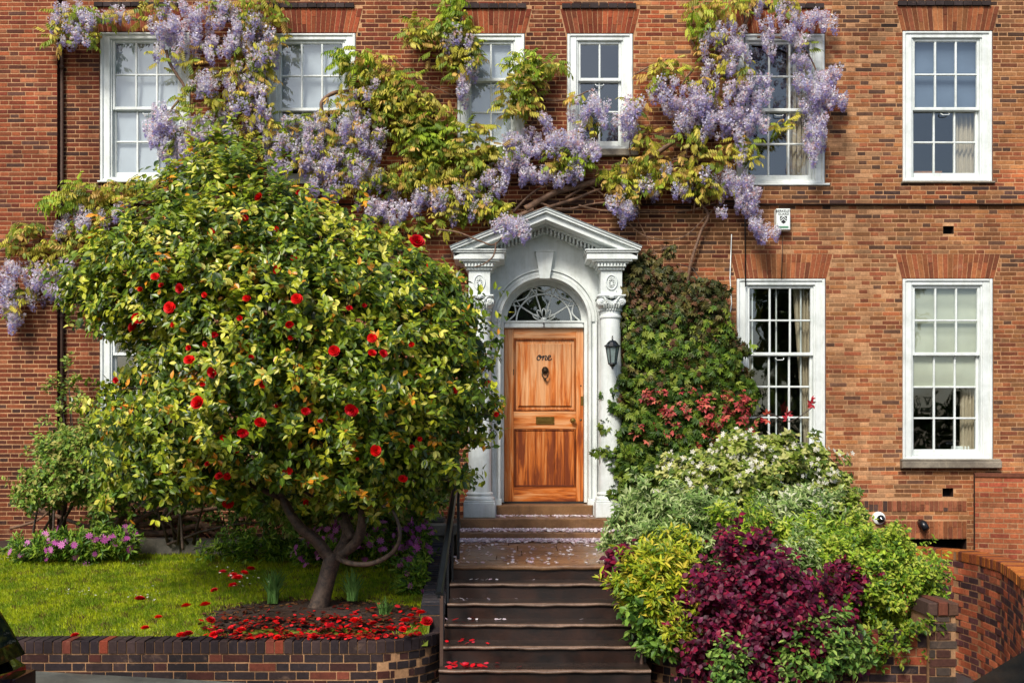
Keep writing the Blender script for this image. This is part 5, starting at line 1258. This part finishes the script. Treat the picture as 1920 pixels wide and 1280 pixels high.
# soil litter: dead leaves
r=np.random.default_rng(29); P=[(x,y,lawnz(y)+.03) for x,y in zip(r.uniform(-2.8,-.82,900),r.uniform(-3.77,-2.8,900)) if ((x+1.75)/1.02)**2+((y+3.28)/.52)**2<1]
litter('dead_leaves',P,.05,pal((104,66,40),(82,56,38),(130,92,54),(60,46,34)),LT,'leaf',seed=6)
# blossom petals along the steps
r=np.random.default_rng(31); P=[]
for _ in range(3600):
    x=r.uniform(SX0,1.2); P.append((x,yl1-.0-abs(r.normal(0,.11)) ,0)); 
P=[(x,y,lz(y)+.008+r.uniform(0,.012)) for x,y,_ in P]
P+=[(r.uniform(-.6,1.3),-.66-abs(r.normal(0,.13)),H(1.0)+.008+r.uniform(0,.01)) for _ in range(2200)]
P+=[(r.uniform(-.18,.95),-.24-abs(r.normal(0,.11)),1.240) for _ in range(260)]
P+=[(x,y,lz(y)+.006) for x,y in zip(r.uniform(SX0,1.1,260),r.uniform(yl0,yl1,260))]
for (x0,x1,ya,yb,z) in STEP[:3]:
    P+=[(x0+abs(r.normal(0,.45)),yb-.04-abs(r.normal(0,.03)),z+.006) for _ in range(9)]
litter('fallen_blossom_petals',P,.034,pal((248,232,240),(252,246,248),(228,200,216),(244,234,238)),PET,'petal',seed=8)
P=[]
for i,(x0,x1,ya,yb,z) in enumerate(STEP[2:6]): P+=[(x0+.02+abs(r.normal(0,.28)),r.uniform(ya+.03,yb-.03),z+.01) for _ in range([3,8,26,26][i])]
litter('camellia_petals_on_steps',P,.05,pal((206,20,30),(190,14,30),(224,60,80)),PET,'red',seed=9)
# twisted old trunks lying along the bed (the wisteria's foot)
# ------------------------------------------------------------------ wisteria
wl=thing('wisteria','old wisteria sprawling over the upper left front with lilac racemes and bronze leaves','climber',W(300,1000,12.3))
wr=thing('wisteria','wisteria hung with heavy lilac racemes around the upper windows right of the door','climber',W(1330,940,12.7))
LIL=pal((168,160,214),(190,184,226),(206,198,228),(146,138,198),(222,214,230),(184,164,206),(214,190,206))
def raceme(seed,n=120,L=.27,R=.052):
    r=np.random.default_rng(seed); u=r.uniform(0,1,n)**.9; rad=R*(1-u)**.55*(.45+.55*np.minimum(1,u*6))+.004
    a=r.uniform(0,2*PI,n); rr=rad*r.uniform(.45,1.12,n)
    P=np.stack([rr*np.cos(a),rr*np.sin(a),-u*L],1); o=np.stack([np.cos(a),np.sin(a),r.uniform(-.2,.7,n)],1)
    fl=([(0,0,0),(-.55,.35,.25),(0,.9,.5),(.55,.35,.25),(-.28,.5,-.28),(0,.75,-.42),(.28,.5,-.28)],[(0,1,2,3),(0,4,5,6)],None)
    base=pal((236,232,248),(220,217,244),(244,238,248),(234,222,240))[seed%4]; 
    col=np.where((r.uniform(0,1,n)<.28)[:,None],lin((252,249,248)),base*r.uniform(.72,1.15,(n,1))); tip=u>.72; col[tip]=np.array(lin((186,176,222)))*r.uniform(.7,1.1,(tip.sum(),1)); pk=r.uniform(0,1,n)<.1; col[pk]=lin((232,196,196))
    m=MB(); m.inst(fl,P,basis(o+r.normal(0,.25,(n,3)),np.tile([0,0,1.],(n,1))+r.normal(0,.3,(n,3))),.029*r.uniform(.7,1.2,n),col)
    m.add([(-.002,0,.05),(.002,0,.05),(.001,0,-L),(-.001,0,-L)],[(0,1,2,3)],lin((110,110,60)))
    V=np.concatenate(m.v); L_=np.concatenate(m.l); T=np.concatenate(m.t); Cc=np.concatenate(m.c)
    st=np.concatenate([[0],np.cumsum(T)[:-1]]); return (V,[tuple(L_[s:s+t]) for s,t in zip(st,T)],Cc)
RT=[raceme(100+i,n=[84,72,60,48,80,66][i],L=[.23,.21,.17,.13,.26,.19][i],R=[.066,.060,.060,.052,.058,.068][i]) for i in range(6)]
#  blob: centre px, half width, half height, count
FB_L=[(135,40,42,42,16),(212,26,30,16,5),(140,75,35,18,6),(330,40,45,40,14),(400,25,60,30,18),(470,60,40,60,18),(305,60,25,50,9),(360,80,45,40,14),(420,90,40,30,10),(490,110,30,35,8),
 (385,155,28,22,10),(450,150,30,30,9),(478,170,25,35,10),(470,195,28,18,5),(300,225,26,35,9),(340,245,50,30,12),(395,235,35,25,10),(330,285,45,28,8),(440,240,30,14,3),
 (560,250,35,35,12),(480,225,28,34,9),(350,268,50,22,10),(500,262,30,26,9),(300,260,26,20,5),(430,190,30,30,7),(530,300,30,26,8),(600,235,30,20,6),(600,280,50,40,22),(660,235,40,30,14),(700,265,28,45,14),(640,310,50,35,18),(580,320,40,28,10),(690,320,30,28,8),(620,350,40,20,8),(680,190,30,22,5),(700,160,20,12,3),
 (700,385,32,25,9),(745,400,38,24,12),(725,350,25,20,3),(790,370,22,20,5),(825,365,38,26,14),(880,345,25,20,6),(925,345,25,22,6),(955,425,34,18,11),(905,380,25,14,4),(850,400,18,14,3),
 (868,165,13,22,7),(990,270,45,26,16),(1045,270,45,28,16),(1090,280,26,26,9),(960,310,40,22,12),(1010,320,30,25,9),(930,330,20,20,5),(1085,215,20,35,6),(1110,200,14,25,4),(1130,210,18,20,4),(1180,225,22,28,9),(1190,195,14,20,4),(1075,320,18,12,5),(1112,285,10,14,3),(1040,340,16,12,3),(1018,232,14,18,3),
 (850,50,12,18,3),(845,80,18,16,4),(878,85,12,14,3),(885,120,10,14,2),
 (35,515,40,26,14),(15,560,24,26,7),(20,600,22,16,5),(60,545,28,20,6),(105,500,30,14,7),(150,410,32,20,7),(185,410,30,18,5),(230,390,25,16,4),(100,545,14,10,2),(120,430,20,12,3)]
FB_R=[(1340,75,30,35,7),(1300,180,30,28,9),(1260,165,30,22,6),(1345,125,35,35,10),(1380,110,28,35,9),(1370,60,26,36,8),(1230,165,18,14,3),(1290,210,45,30,14),(1340,200,45,35,18),(1390,190,40,45,20),(1400,230,35,40,14),(1350,240,45,30,12),(1420,170,26,40,8),
 (1430,30,20,40,6),(1480,30,26,40,8),(1515,30,40,26,12),(1555,35,16,18,4),(1500,70,18,18,4),(1440,80,12,20,3),(1500,115,20,18,6),(1540,160,30,26,14),(1565,140,15,16,4),(1575,185,8,12,2),(1525,200,24,30,10),(1530,240,22,26,8),(1505,150,14,20,3),(1520,280,14,18,4),(1552,190,16,18,4),
 (1380,340,34,24,12),(1400,375,28,28,12),(1415,410,18,18,5),(1440,438,24,14,7),(1350,395,14,16,3),(1280,352,20,16,6),(1215,345,22,18,7),(1178,395,18,16,6),(1148,375,22,10,4),(1230,350,14,20,3),(1255,320,18,14,3),(1330,330,12,12,2),(1175,340,18,14,3),(1310,240,30,24,6),(1385,290,14,18,3)]
def hang(root,blobs,seed):
    r=np.random.default_rng(seed); items=[]
    for cx_,cy_,hx,hy,n in blobs:
        near=(cx_,cy_)==(955,425)
        for _ in range(int(n*1.65)):
            a=r.uniform(0,2*PI); q=r.uniform(0,1)**.5; d=(12.1-r.uniform(0,.15)) if near else 12.9-r.uniform(.10,.42); s=r.uniform(.5,1.12)
            p=W(cx_+hx*q*math.cos(a),cy_-12+hy*.8*q*math.sin(a),d); items.append((p,r.integers(6),s,r.uniform(0,2*PI),r.normal(0,.13),r.normal(0,.13)))
    items.sort(key=lambda t:-t[2]*(1.2-t[0][1])); first={}
    rest=[[] for _ in RT]
    for i,(p,k,s,a,tx,ty) in enumerate(items):
        if i<100:
            if k not in first:
                m=MB(); m.add(RT[k][0],RT[k][1],RT[k][2]); ob=m.build('flower_raceme',M['petal'],None,org=(0,0,0)); first[k]=ob
            else: ob=first[k].copy(); COL.objects.link(ob)
            ob.parent=root; ob.location=Vector(p)-Vector(ORG[root.name]); ob.rotation_euler=(tx,ty,a); ob.scale=(s,s,s)
        else: rest[k].append((p,s,a,tx,ty))
    mb=MB()
    for k,L in enumerate(rest):
        if not L: continue
        Rm=[]
        for p,s,a,tx,ty in L: Rm.append(np.array(Matrix.Rotation(a,3,'Z')@Matrix.Rotation(tx,3,'X')@Matrix.Rotation(ty,3,'Y')))
        mb.inst(RT[k],[q[0] for q in L],np.array(Rm),np.array([q[1] for q in L]),np.ones((len(L),3)))
    ob=mb.build('flower_racemes',M['petal'],root); ob['kind']='stuff'
hang(wl,FB_L,5); hang(wr,FB_R,6)
BZ=pal((180,176,56),(196,184,78),(156,148,48),(136,154,42),(194,158,78),(104,122,34)); GRN=pal((130,158,34),(158,180,44),(104,130,32),(176,182,58))
CM=[compound(5,1,.42,.34,.7),compound(4,1,.46,.36,.9)]
LB_L=[(110,60,26,34,14,0),(150,50,35,40,16,0),(175,80,20,12,5,0),(215,40,25,18,5,0),(270,35,25,20,5,0),(440,20,60,30,18,0),(500,20,40,40,16,0),(480,90,40,60,18,0),(520,60,20,40,8,0),(330,110,40,30,6,0),(400,120,60,30,10,0),(470,130,50,50,16,0),(440,200,60,30,14,0),(380,215,60,25,12,0),(350,265,60,25,12,0),(430,265,50,30,12,0),(300,15,30,20,6,0),(480,215,40,40,14,0),(420,170,50,40,12,0),(500,270,40,30,10,0),(370,190,40,40,9,0),(480,150,30,40,10,0),
 (660,115,40,22,22,1),(700,140,50,35,30,0),(735,170,40,40,28,0),(680,175,45,30,20,0),(760,210,45,45,30,0),(720,230,45,40,20,0),(780,180,30,40,10,0),(640,210,45,25,12,0),(590,240,40,20,8,0),(640,270,50,25,12,0),(550,240,30,15,5,1),
 (800,60,42,26,26,0),(850,55,30,30,20,1),(870,80,28,28,20,0),(880,105,24,22,14,0),(850,105,26,24,12,0),(845,15,24,22,14,1),(860,140,18,18,5,0),(780,75,24,16,8,0),(830,115,30,16,7,0),
 (800,240,45,34,30,1),(840,260,38,30,22,1),(800,280,40,26,20,1),(760,265,24,24,8,0),(815,205,35,22,10,0),(850,300,50,25,24,0),(900,290,40,22,20,0),(890,255,40,20,12,0),(880,330,60,22,22,0),(820,330,50,22,16,0),(950,290,30,15,8,0),(780,310,30,20,10,0),(800,345,60,18,14,0),
 (985,125,34,22,20,1),(975,155,34,26,22,0),(1010,145,24,20,10,0),(1040,128,20,14,8,0),(970,190,34,24,20,0),(990,205,26,16,10,0),(955,215,20,14,6,0),(1060,310,44,18,16,0),(1090,305,24,12,6,1),(1040,290,30,12,5,0),(1110,240,20,20,4,0),(1080,185,12,10,3,0),
 (870,375,60,22,24,0),(900,395,50,22,22,0),(860,400,40,18,10,0),(930,405,34,14,10,0),(790,340,60,22,14,0),(740,345,45,20,12,0),(700,345,45,20,10,0),(760,420,60,16,12,0),(700,430,40,16,8,0),(820,425,50,14,8,0),(850,360,30,16,8,0),
 (600,300,90,50,26,0),(660,330,70,40,18,0),(520,280,50,30,12,0),
 (110,385,30,16,14,1),(165,365,50,18,24,0),(220,365,40,18,14,0),(270,350,35,15,8,0),(50,435,30,14,12,0),(20,460,20,12,6,0),(70,470,35,16,12,0),(120,470,45,16,12,0),(200,400,45,14,10,0),(35,585,24,20,5,0),(45,560,25,18,5,0),(90,500,40,16,8,0),(160,440,40,18,10,0),(150,350,20,10,3,1)]
LB_R=[(1250,130,30,18,10,0),(1230,150,24,14,5,0),(1330,20,34,22,14,0),(1310,50,24,30,10,1),(1380,15,40,20,8,0),(1340,90,40,26,8,0),(1450,15,60,20,10,0),(1370,130,40,26,6,0),(1200,200,18,14,4,0),(1210,265,24,20,9,0),(1225,300,26,22,10,0),(1195,320,40,20,16,0),(1240,330,30,18,8,0),(1165,350,36,16,14,0),(1200,365,38,14,10,0),(1150,335,26,12,5,0),(1300,330,36,24,16,0),(1280,320,28,20,8,0),(1310,290,24,18,6,0),(1390,280,40,18,12,0),(1405,300,26,12,4,0),(1350,300,26,18,6,0),(1400,140,20,12,4,0),(1470,240,20,10,4,0),(1460,245,14,8,2,0),(1510,90,16,12,3,0),(1310,365,18,14,5,0),(1345,355,30,16,6,0),(1290,260,40,24,8,0),(1330,170,50,30,8,0),(1245,345,18,18,6,0),(1160,385,20,10,3,0)]
def fol(root,blobs,seed,nm,dens=3.0):
    r=np.random.default_rng(seed); mbs=MB()
    for cx_,cy_,hx,hy,n,g in blobs:
        n=int(n*dens); a=r.uniform(0,2*PI,n); q=r.uniform(0,1,n)**.5; d=12.9-r.uniform(.06,.36,n)
        P=np.array([W(cx_+hx*qq*math.cos(aa),cy_-8+hy*qq*math.sin(aa),dd) for aa,qq,dd in zip(a,q,d)])
        f=np.stack([r.normal(0,.8,n),-np.abs(r.normal(.5,.4,n)),r.normal(-.15,.35,n)],1); nrm=np.stack([r.normal(0,.3,n),r.normal(-.5,.3,n),np.ones(n)],1)
        pl=GRN if g else BZ; col=pl[r.choice(len(pl),n)]*r.uniform(.75,1.25,(n,1))
        mbs.inst(CM[int(r.integers(2))],P,basis(f,nrm),.128*r.uniform(.7,1.25,n),col)
    mbs.build(nm,M['leaf'],root)
fol(wl,LB_L,15,'foliage'); fol(wr,LB_R,16,'foliage')
def stems(root,L,mat='barkgrey',d=12.80):
    for pts,ra,rb in L:
        mb=MB(); P=[(x,y,(d+.02*math.sin(x*.05)) if len(p)==0 else p[0]) for x,y,*p in pts]; limb(mb,P,ra,rb,9,wob=.10,sub=5); mb.build('stem',M[mat],root,True)
stems(wr,[([(1060,372),(1120,340),(1190,335),(1260,300),(1330,290),(1400,265)],.018,.01),([(1225,150),(1260,190),(1262,240),(1300,262)],.011,.008),([(1290,255),(1287,300),(1300,345),(1292,375)],.016,.01),([(1010,380),(1060,392),(1130,380),(1200,385)],.016,.01),([(1290,940),(1290,800),(1285,650),(1290,520),(1312,440),(1325,395),(1250,350),(1130,345),(1060,350),(1000,385)],.022,.016),
 ([(985,392),(1040,362),(1100,345),(1180,320),(1235,285),(1300,235),(1330,190),(1315,150),(1350,90),(1400,40),(1410,-20)],.042,.02),
 ([(1000,398),(1080,372),(1140,352),(1240,352),(1330,345),(1400,350)],.022,.012),
 ([(1295,215),(1300,280),(1308,330),(1300,400)],.02,.012),([(1280,240),(1330,225),(1400,215),(1440,250)],.018,.008),
 ([(1075,330),(1140,372),(1190,430),(1230,448),(1280,445),(1330,400),(1400,330)],.010,.006),([(1190,400),(1215,450),(1240,495)],.006,.004),
 ([(1420,70),(1480,75),(1520,110),(1545,190),(1535,260),(1515,300)],.014,.006),([(1190,140),(1240,120),(1290,150),(1310,190)],.010,.006),
 ([(1085,385),(1130,395),(1200,397),(1290,395),(1340,380)],.014,.008),([(1300,130),(1275,170),(1285,235)],.014,.01),([(1200,130),(1260,155),(1330,190)],.008,.006),([(1310,100),(1290,60),(1300,20),(1290,-10)],.014,.008),
 ([(1150,350),(1180,300),(1185,262),(1250,250),(1290,255)],.008,.005)])
stems(wl,[([(300,1010),(330,900),(400,700),(450,450),(470,300),(478,200),(470,100),(440,10)],.05,.025),
 ([(1000,392),(960,405),(900,385),(820,370),(720,350),(620,330),(520,300),(460,260)],.03,.02),
 ([(312,95),(318,118),(333,143),(346,165),(338,185),(322,205),(314,228)],.022,.012),
 ([(655,172),(628,174),(606,188),(603,205),(616,228),(612,250),(606,270)],.026,.018),
 ([(998,160),(1008,165),(1012,182),(1008,190),(1014,205),(1000,225),(988,250)],.018,.008),([(1012,184),(1040,189),(1075,184),(1100,172),(1112,170)],.013,.007),([(1008,190),(990,205),(975,220)],.012,.006),
 ([(740,110),(780,145),(840,175),(850,180)],.006,.004),([(780,190),(830,165),(850,170)],.005,.004),
 ([(820,430,12.4),(860,436,12.25),(900,452,12.15),(925,459,12.15),(942,445,12.2)],.012,.007),([(930,455,12.15),(925,480,12.12),(905,496,12.15),(890,500,12.2)],.011,.006),
 ([(960,400),(1000,360),(1040,345),(1060,350)],.018,.01),([(170,45),(230,38),(290,40),(330,60)],.010,.006),([(0,470),(60,455),(130,440),(220,420),(330,400)],.02,.015),([(0,520),(60,520),(120,520),(145,575)],.012,.006),([(870,130),(868,155),(866,200)],.005,.003)])
# the old trunks twisted along the foot of the wall
tw=thing('twisted_trunks','gnarled bare climber trunks lying tangled along the bed under the camellia','climber',W(230,990,12.2))
for pts,ra,rb in [([(180,975,12.4),(240,985,12.2),(300,978,12.1),(350,962,12.1),(420,950,12.2)],.045,.02),([(170,985,12.3),(230,992,12.2),(300,1000,12.2),(380,985,12.2),(450,1000,12.3)],.05,.03),
 ([(215,985,12.2),(230,965,12.2),(240,940,12.2),(248,920,12.3)],.045,.03),([(60,950,12.4),(110,968,12.3),(160,985,12.2),(200,990,12.2)],.028,.02),([(180,958,12.4),(240,965,12.4),(330,972,12.3),(420,978,12.4)],.02,.016),
 ([(245,985,12.1),(280,962,12.1),(310,945,12.2),(330,900,12.3)],.03,.015),([(300,990,12.3),(360,970,12.2),(400,1000,12.2),(470,1005,12.3)],.035,.02),([(20,990,12.4),(70,975,12.3),(100,950,12.3)],.02,.01)]:
    mb=MB(); limb(mb,pts,ra,rb,9,wob=.12); mb.build('trunk',M['barkgrey'],tw,True)
for lab,pts,ra in [('thin dark bare stem at the far left of the shrub bed',[(100,1010,11.7),(101,960,11.7),(104,900,11.8),(98,850,11.9)],.016),
                   ('thin bare forked sapling stem in the middle of the bed',[(343,1030,11.5),(341,1000,11.5),(339,960,11.5),(337,930,11.6),(330,900,11.7)],.018),
                   ('short dark stake-like stem left of the twisted trunks',[(62,1000,11.9),(66,975,11.9),(72,945,12.)],.016)]:
    mb=MB(); limb(mb,pts,ra,ra*.6,8); tag(mb.build('bare_sapling',M['bark'],None,True,org=W(*pts[0])),lab,'sapling')
# ------------------------------------------------------------------ parked cars
def car(name,label,x0,yc,zg,L,flip,paint,kind='hatch'):
    """x runs along the street; the nose points to -x; side profile lofted across the width"""
    root=thing(name,label,'car',(x0+L/2,yc,zg),'cars parked along the kerb')
    Wd=.86
    if kind=='hatch':
        low=[(0,.45),(.02,.62),(.25,.76),(1.05,.93),(2.6,.95),(3.75,.97),(3.98,.92),(4.0,.50)]
        top=[(1.0,.94),(1.62,1.40),(1.9,1.46),(2.9,1.48),(3.62,1.42),(3.80,1.36),(3.95,.98)]
    body=[(0.05,.20),(0,.45),(.02,.62),(.25,.76),(1.05,.93),(2.6,.955),(3.88,.985),(3.98,.92),(4.02,.50),(3.95,.22)]
    sc2=L/4.02; m=MB()
    def P(x,z,y): return (x0+x*sc2,yc+y,zg+z)
    # body: cross-section columns bulging at the waist
    cols=[(-1,.94,0),(-.97,1,.0),(-.6,1,.012),(0,1,.02),(.6,1,.012),(.97,1,0),(1,.94,0)]
    n=len(body); V=[]
    for (u,s,b) in cols:
        for i,(x,z) in enumerate(body): 
            cxm=2.0; V.append(P(cxm+(x-cxm)*(s if abs(u)>.9 else 1)*(1-.02*(u*u)),z-(.015 if abs(u)>.98 else 0)+(b if z>.7 else 0),u*Wd))
    Fs=[(j*n+i,j*n+(i+1)%n,(j+1)*n+(i+1)%n,(j+1)*n+i) for j in range(len(cols)-1) for i in range(n)]+[tuple(range(n-1,-1,-1)),tuple((len(cols)-1)*n+i for i in range(n))]
    m.add(V,Fs); m.build('body',M[paint],root,True,auto=.6)
    # cabin
    m=MB(); n=len(top); V=[]
    for (u,dz_,sx) in [(-1,0,1.0),(-.93,.0,.99),(0,.025,1),(.93,0,.99),(1,0,1.0)]:
        for i,(x,z) in enumerate(top):
            tt=(z-.94)/.54; V.append(P(x+(0 if abs(u)<.95 else .0),z+dz_*max(0,tt)-(.03 if abs(u)>.95 and tt>.5 else 0),u*(Wd-.03-.14*max(0,tt))))
    Fs=[(j*n+i,j*n+i+1,(j+1)*n+i+1,(j+1)*n+i) for j in range(4) for i in range(n-1)]+[tuple(range(n-1,-1,-1)),tuple(4*n+i for i in range(n))]
    m.add(V,Fs); m.build('roof',M[paint],root,True,auto=.5)
    # windows set proud of the cabin skin
    def sidepoly(pts,name_):
        for s in (-1,1):
            m=MB(); V=[]
            for x,z in pts: tt=(z-.94)/.54; V.append(P(x,z,s*(Wd-.03-.14*tt+.006)))
            V+=[(a,b-s*.01,c) for a,b,c in V]; k=len(pts); m.add(V,[tuple(range(k)),tuple(range(2*k-1,k-1,-1))]+[(i,(i+1)%k,(i+1)%k+k,i+k) for i in range(k)]); m.build(name_,M['carglass'],root)
    sidepoly([(1.22,.99),(2.20,1.0),(2.18,1.40),(1.92,1.39),(1.66,1.34)],'side_window'); sidepoly([(2.28,1.0),(3.05,1.01),(3.05,1.39),(2.26,1.40)],'side_window'); sidepoly([(3.13,1.02),(3.55,1.05),(3.40,1.33),(3.13,1.38)],'side_window')
    def cross(p,q,w0,w1,name_,out):
        m=MB(); a=Vector(P(*p,0));b=Vector(P(*q,0)); V=[]
        for o_ in (out,out-.012 if out>0 else out+.012):
            V+=[(a[0]+o_,yc-w0,a[2]+.01),(a[0]+o_,yc+w0,a[2]+.01),(b[0]+o_,yc+w1,b[2]+.012),(b[0]+o_,yc-w1,b[2]+.012)]
        m.add(V,[(0,1,2,3),(7,6,5,4),(0,4,5,1),(1,5,6,2),(2,6,7,3),(3,7,4,0)]); m.build(name_,M['carglass'],root)
    cross((1.10,1.015),(1.58,1.37),.76,.66,'windscreen',-.012); cross((3.935,1.05),(3.82,1.33),.72,.62,'rear_window',.014)
    m=MB(); m.bbox(P(3.42,0,0)[0],P(3.74,0,0)[0],yc-.66,yc+.66,zg+1.395,zg+1.43,.012); m.build('spoiler',M[paint],root)
    for s in (-1,1):
        m=MB(); m.bbox(P(3.86,0,0)[0],P(4.0,0,0)[0],yc+s*.70-.12,yc+s*.70+.12,zg+.72,zg+.90,.02); m.build('tail_lamp',M['redlamp'],root)
        m=MB(); m.bbox(P(.0,0,0)[0],P(.25,0,0)[0],yc+s*.64-.14,yc+s*.64+.14,zg+.56,zg+.70,.03); m.build('headlight',M['lantglass'],root)
        m=MB(); 
        mx=P(1.58,0,0)[0]; m.bbox(mx-.07,mx+.09,yc+s*.98-.09,yc+s*.98+.09,zg+.90,zg+1.02,.03); m.box(mx-.02,mx+.04,yc+s*.88-.05,yc+s*.88+.05,zg+.90,zg+.94); m.build('door_mirror',M[paint],root)
        for wx in (.78,3.2):
            cx_=P(wx,0,0)[0]; cy_=yc+s*.80
            m=MB(); V=[]
            prof=[(.20,-.10),(.29,-.105),(.315,-.08),(.315,.08),(.29,.105),(.20,.10)]
            nn=28
            for rr_,yy in prof:
                for k in range(nn): a=2*PI*k/nn; V.append((cx_+rr_*math.cos(a),cy_+yy,zg+.315+rr_*math.sin(a)))
            q=len(prof); m.add(V,[(i*nn+k,i*nn+(k+1)%nn,((i+1)%q)*nn+(k+1)%nn,((i+1)%q)*nn+k) for i in range(q) for k in range(nn)]); wh=m.build('wheel',M['tyre'],root,True,auto=.6)
            m=MB(); ylathe(m,[(0,cy_+s*.085),(.05,cy_+s*.09),(.06,cy_+s*.07),(.19,cy_+s*.08),(.205,cy_+s*.10),(.205,cy_-s*.05)],cx_,zg+.315,nn)
            for k in range(7):
                a=2*PI*k/7; m.tube([(cx_+.05*math.cos(a),cy_+s*.088,zg+.315+.05*math.sin(a)),(cx_+.19*math.cos(a),cy_+s*.092,zg+.315+.19*math.sin(a))],.014,6)
            m.build('rim',M['metal'],wh)
    m=MB(); xr=P(4.03,0,0)[0]; m.bbox(xr,xr+.008,yc-.26,yc+.26,zg+.56,zg+.67,.002); m.build('number_plate',M['plastic'],root)
    m=MB(); m.bbox(P(3.9,0,0)[0],P(4.035,0,0)[0],yc-.84,yc+.84,zg+.26,zg+.50,.05); m.build('rear_bumper',M[paint],root)
    return root
zg=lambda x: gz(x)-.16
car('parked_car','black hatchback parked at lower left, only its sloping tail in view',-6.45,CAMY+4.6,.05,4.05,0,'carpaint')
car('parked_car','dark green car in the bottom right corner, only its front roof pillar in view',1.23,CAMY+5.0,-.28,4.25,0,'greencar')
# ------------------------------------------------------------------ trees across the street, seen in the window glass
for i,(x,y,h,lab) in enumerate([(-9,-30,8.6,'broad leafy tree across the street, behind the viewer, at left'),(-1.5,-31,10.0,'leafy tree across the street, directly behind the viewer'),(5.5,-30,13.4,'tallest leafy tree across the street, behind the viewer'),(13,-31,12.6,'leafy tree across the street, behind the viewer, at right')]):
    T_=thing('street_tree',lab,'tree',(x,y,-.2),'trees across the street'); r=np.random.default_rng(200+i); n=1700
    v=r.normal(0,1,(n,3)); v/=np.linalg.norm(v,axis=1,keepdims=True); rad=r.uniform(.55,1,n)[:,None]*(1+.2*lump(v[:,:2]*100,60,i)[:,None])
    P=v*rad*np.array([3.0,2.6,h*.36])+np.array([x,y,h*.62]); mb=MB()
    leaves(mb,P,v,r,LT,5,.46,LG*.7,twig=.4); mb.build('crown',M['leaf'],T_)
    mb=MB(); mb.tube([(x,y,-.2),(x+.1,y,h*.25),(x,y+.1,h*.55)],[.3,.2,.1],12,wob=.05); mb.build('trunk',M['bark'],T_,True)
hd_=thing('screen_hedge','long dense hedge added across the street behind the viewer to darken the panes','screen_hedge',(2,-27,-.2)); r=np.random.default_rng(300); n=5200  # unseen screen added to keep bright sky out of the lower panes
P=np.stack([r.uniform(-22,26,n),-27+r.uniform(-.6,.6,n),r.uniform(-.1,3.6,n)],1); P[:,2]*=1+.12*lump(P[:,[0,1]]*40,60,2); mb=MB()
leaves(mb,P,np.tile([0,1.,.1],(n,1)),r,LT,4,.34,LG*.6,twig=.3); mb.build('foliage',M['leaf'],hd_)
# ------------------------------------------------------------------ camera, sun, sky
cam=bpy.data.cameras.new('camera'); co=bpy.data.objects.new('camera',cam); COL.objects.link(co); co.location=(0,CAMY,CAMZ); co.rotation_euler=(PI/2,0,0)
cam.sensor_width=36; cam.lens=36*F/1920; cam.shift_x=0; cam.shift_y=(HOR-640)/1920; cam.clip_end=2000; cam.clip_start=.05; sc.camera=co
SUN_EL=math.radians(44); sv=Vector((-.42*math.cos(SUN_EL),-.9*math.cos(SUN_EL),math.sin(SUN_EL))).normalized()
sl=bpy.data.lights.new('sun','SUN'); sl.energy=2.9; sl.angle=math.radians(14); sl.color=(1,.94,.85); so=bpy.data.objects.new('sun',sl); COL.objects.link(so)
so.rotation_euler=sv.to_track_quat('Z','Y').to_euler(); so.location=(-5,-15,12)
wd=bpy.data.worlds.new('World'); sc.world=wd; wd.use_nodes=True; t=wd.node_tree; bg=t.nodes['Background']
sk=t.nodes.new('ShaderNodeTexSky'); sk.sky_type='NISHITA'; sk.sun_disc=False; sk.sun_elevation=SUN_EL; sk.sun_rotation=math.atan2(sv.x,sv.y); sk.air_density=1.; sk.dust_density=2.5; sk.ozone_density=1.
t.links.new(sk.outputs[0],bg.inputs[0]); bg.inputs[1].default_value=.12
sc.view_settings.view_transform='Standard'; sc.view_settings.look='None'; sc.view_settings.exposure=0.5; sc.view_settings.gamma=1
sc.render.engine='CYCLES'; sc.cycles.max_bounces=8; sc.cycles.transparent_max_bounces=12; sc.cycles.use_denoising=True
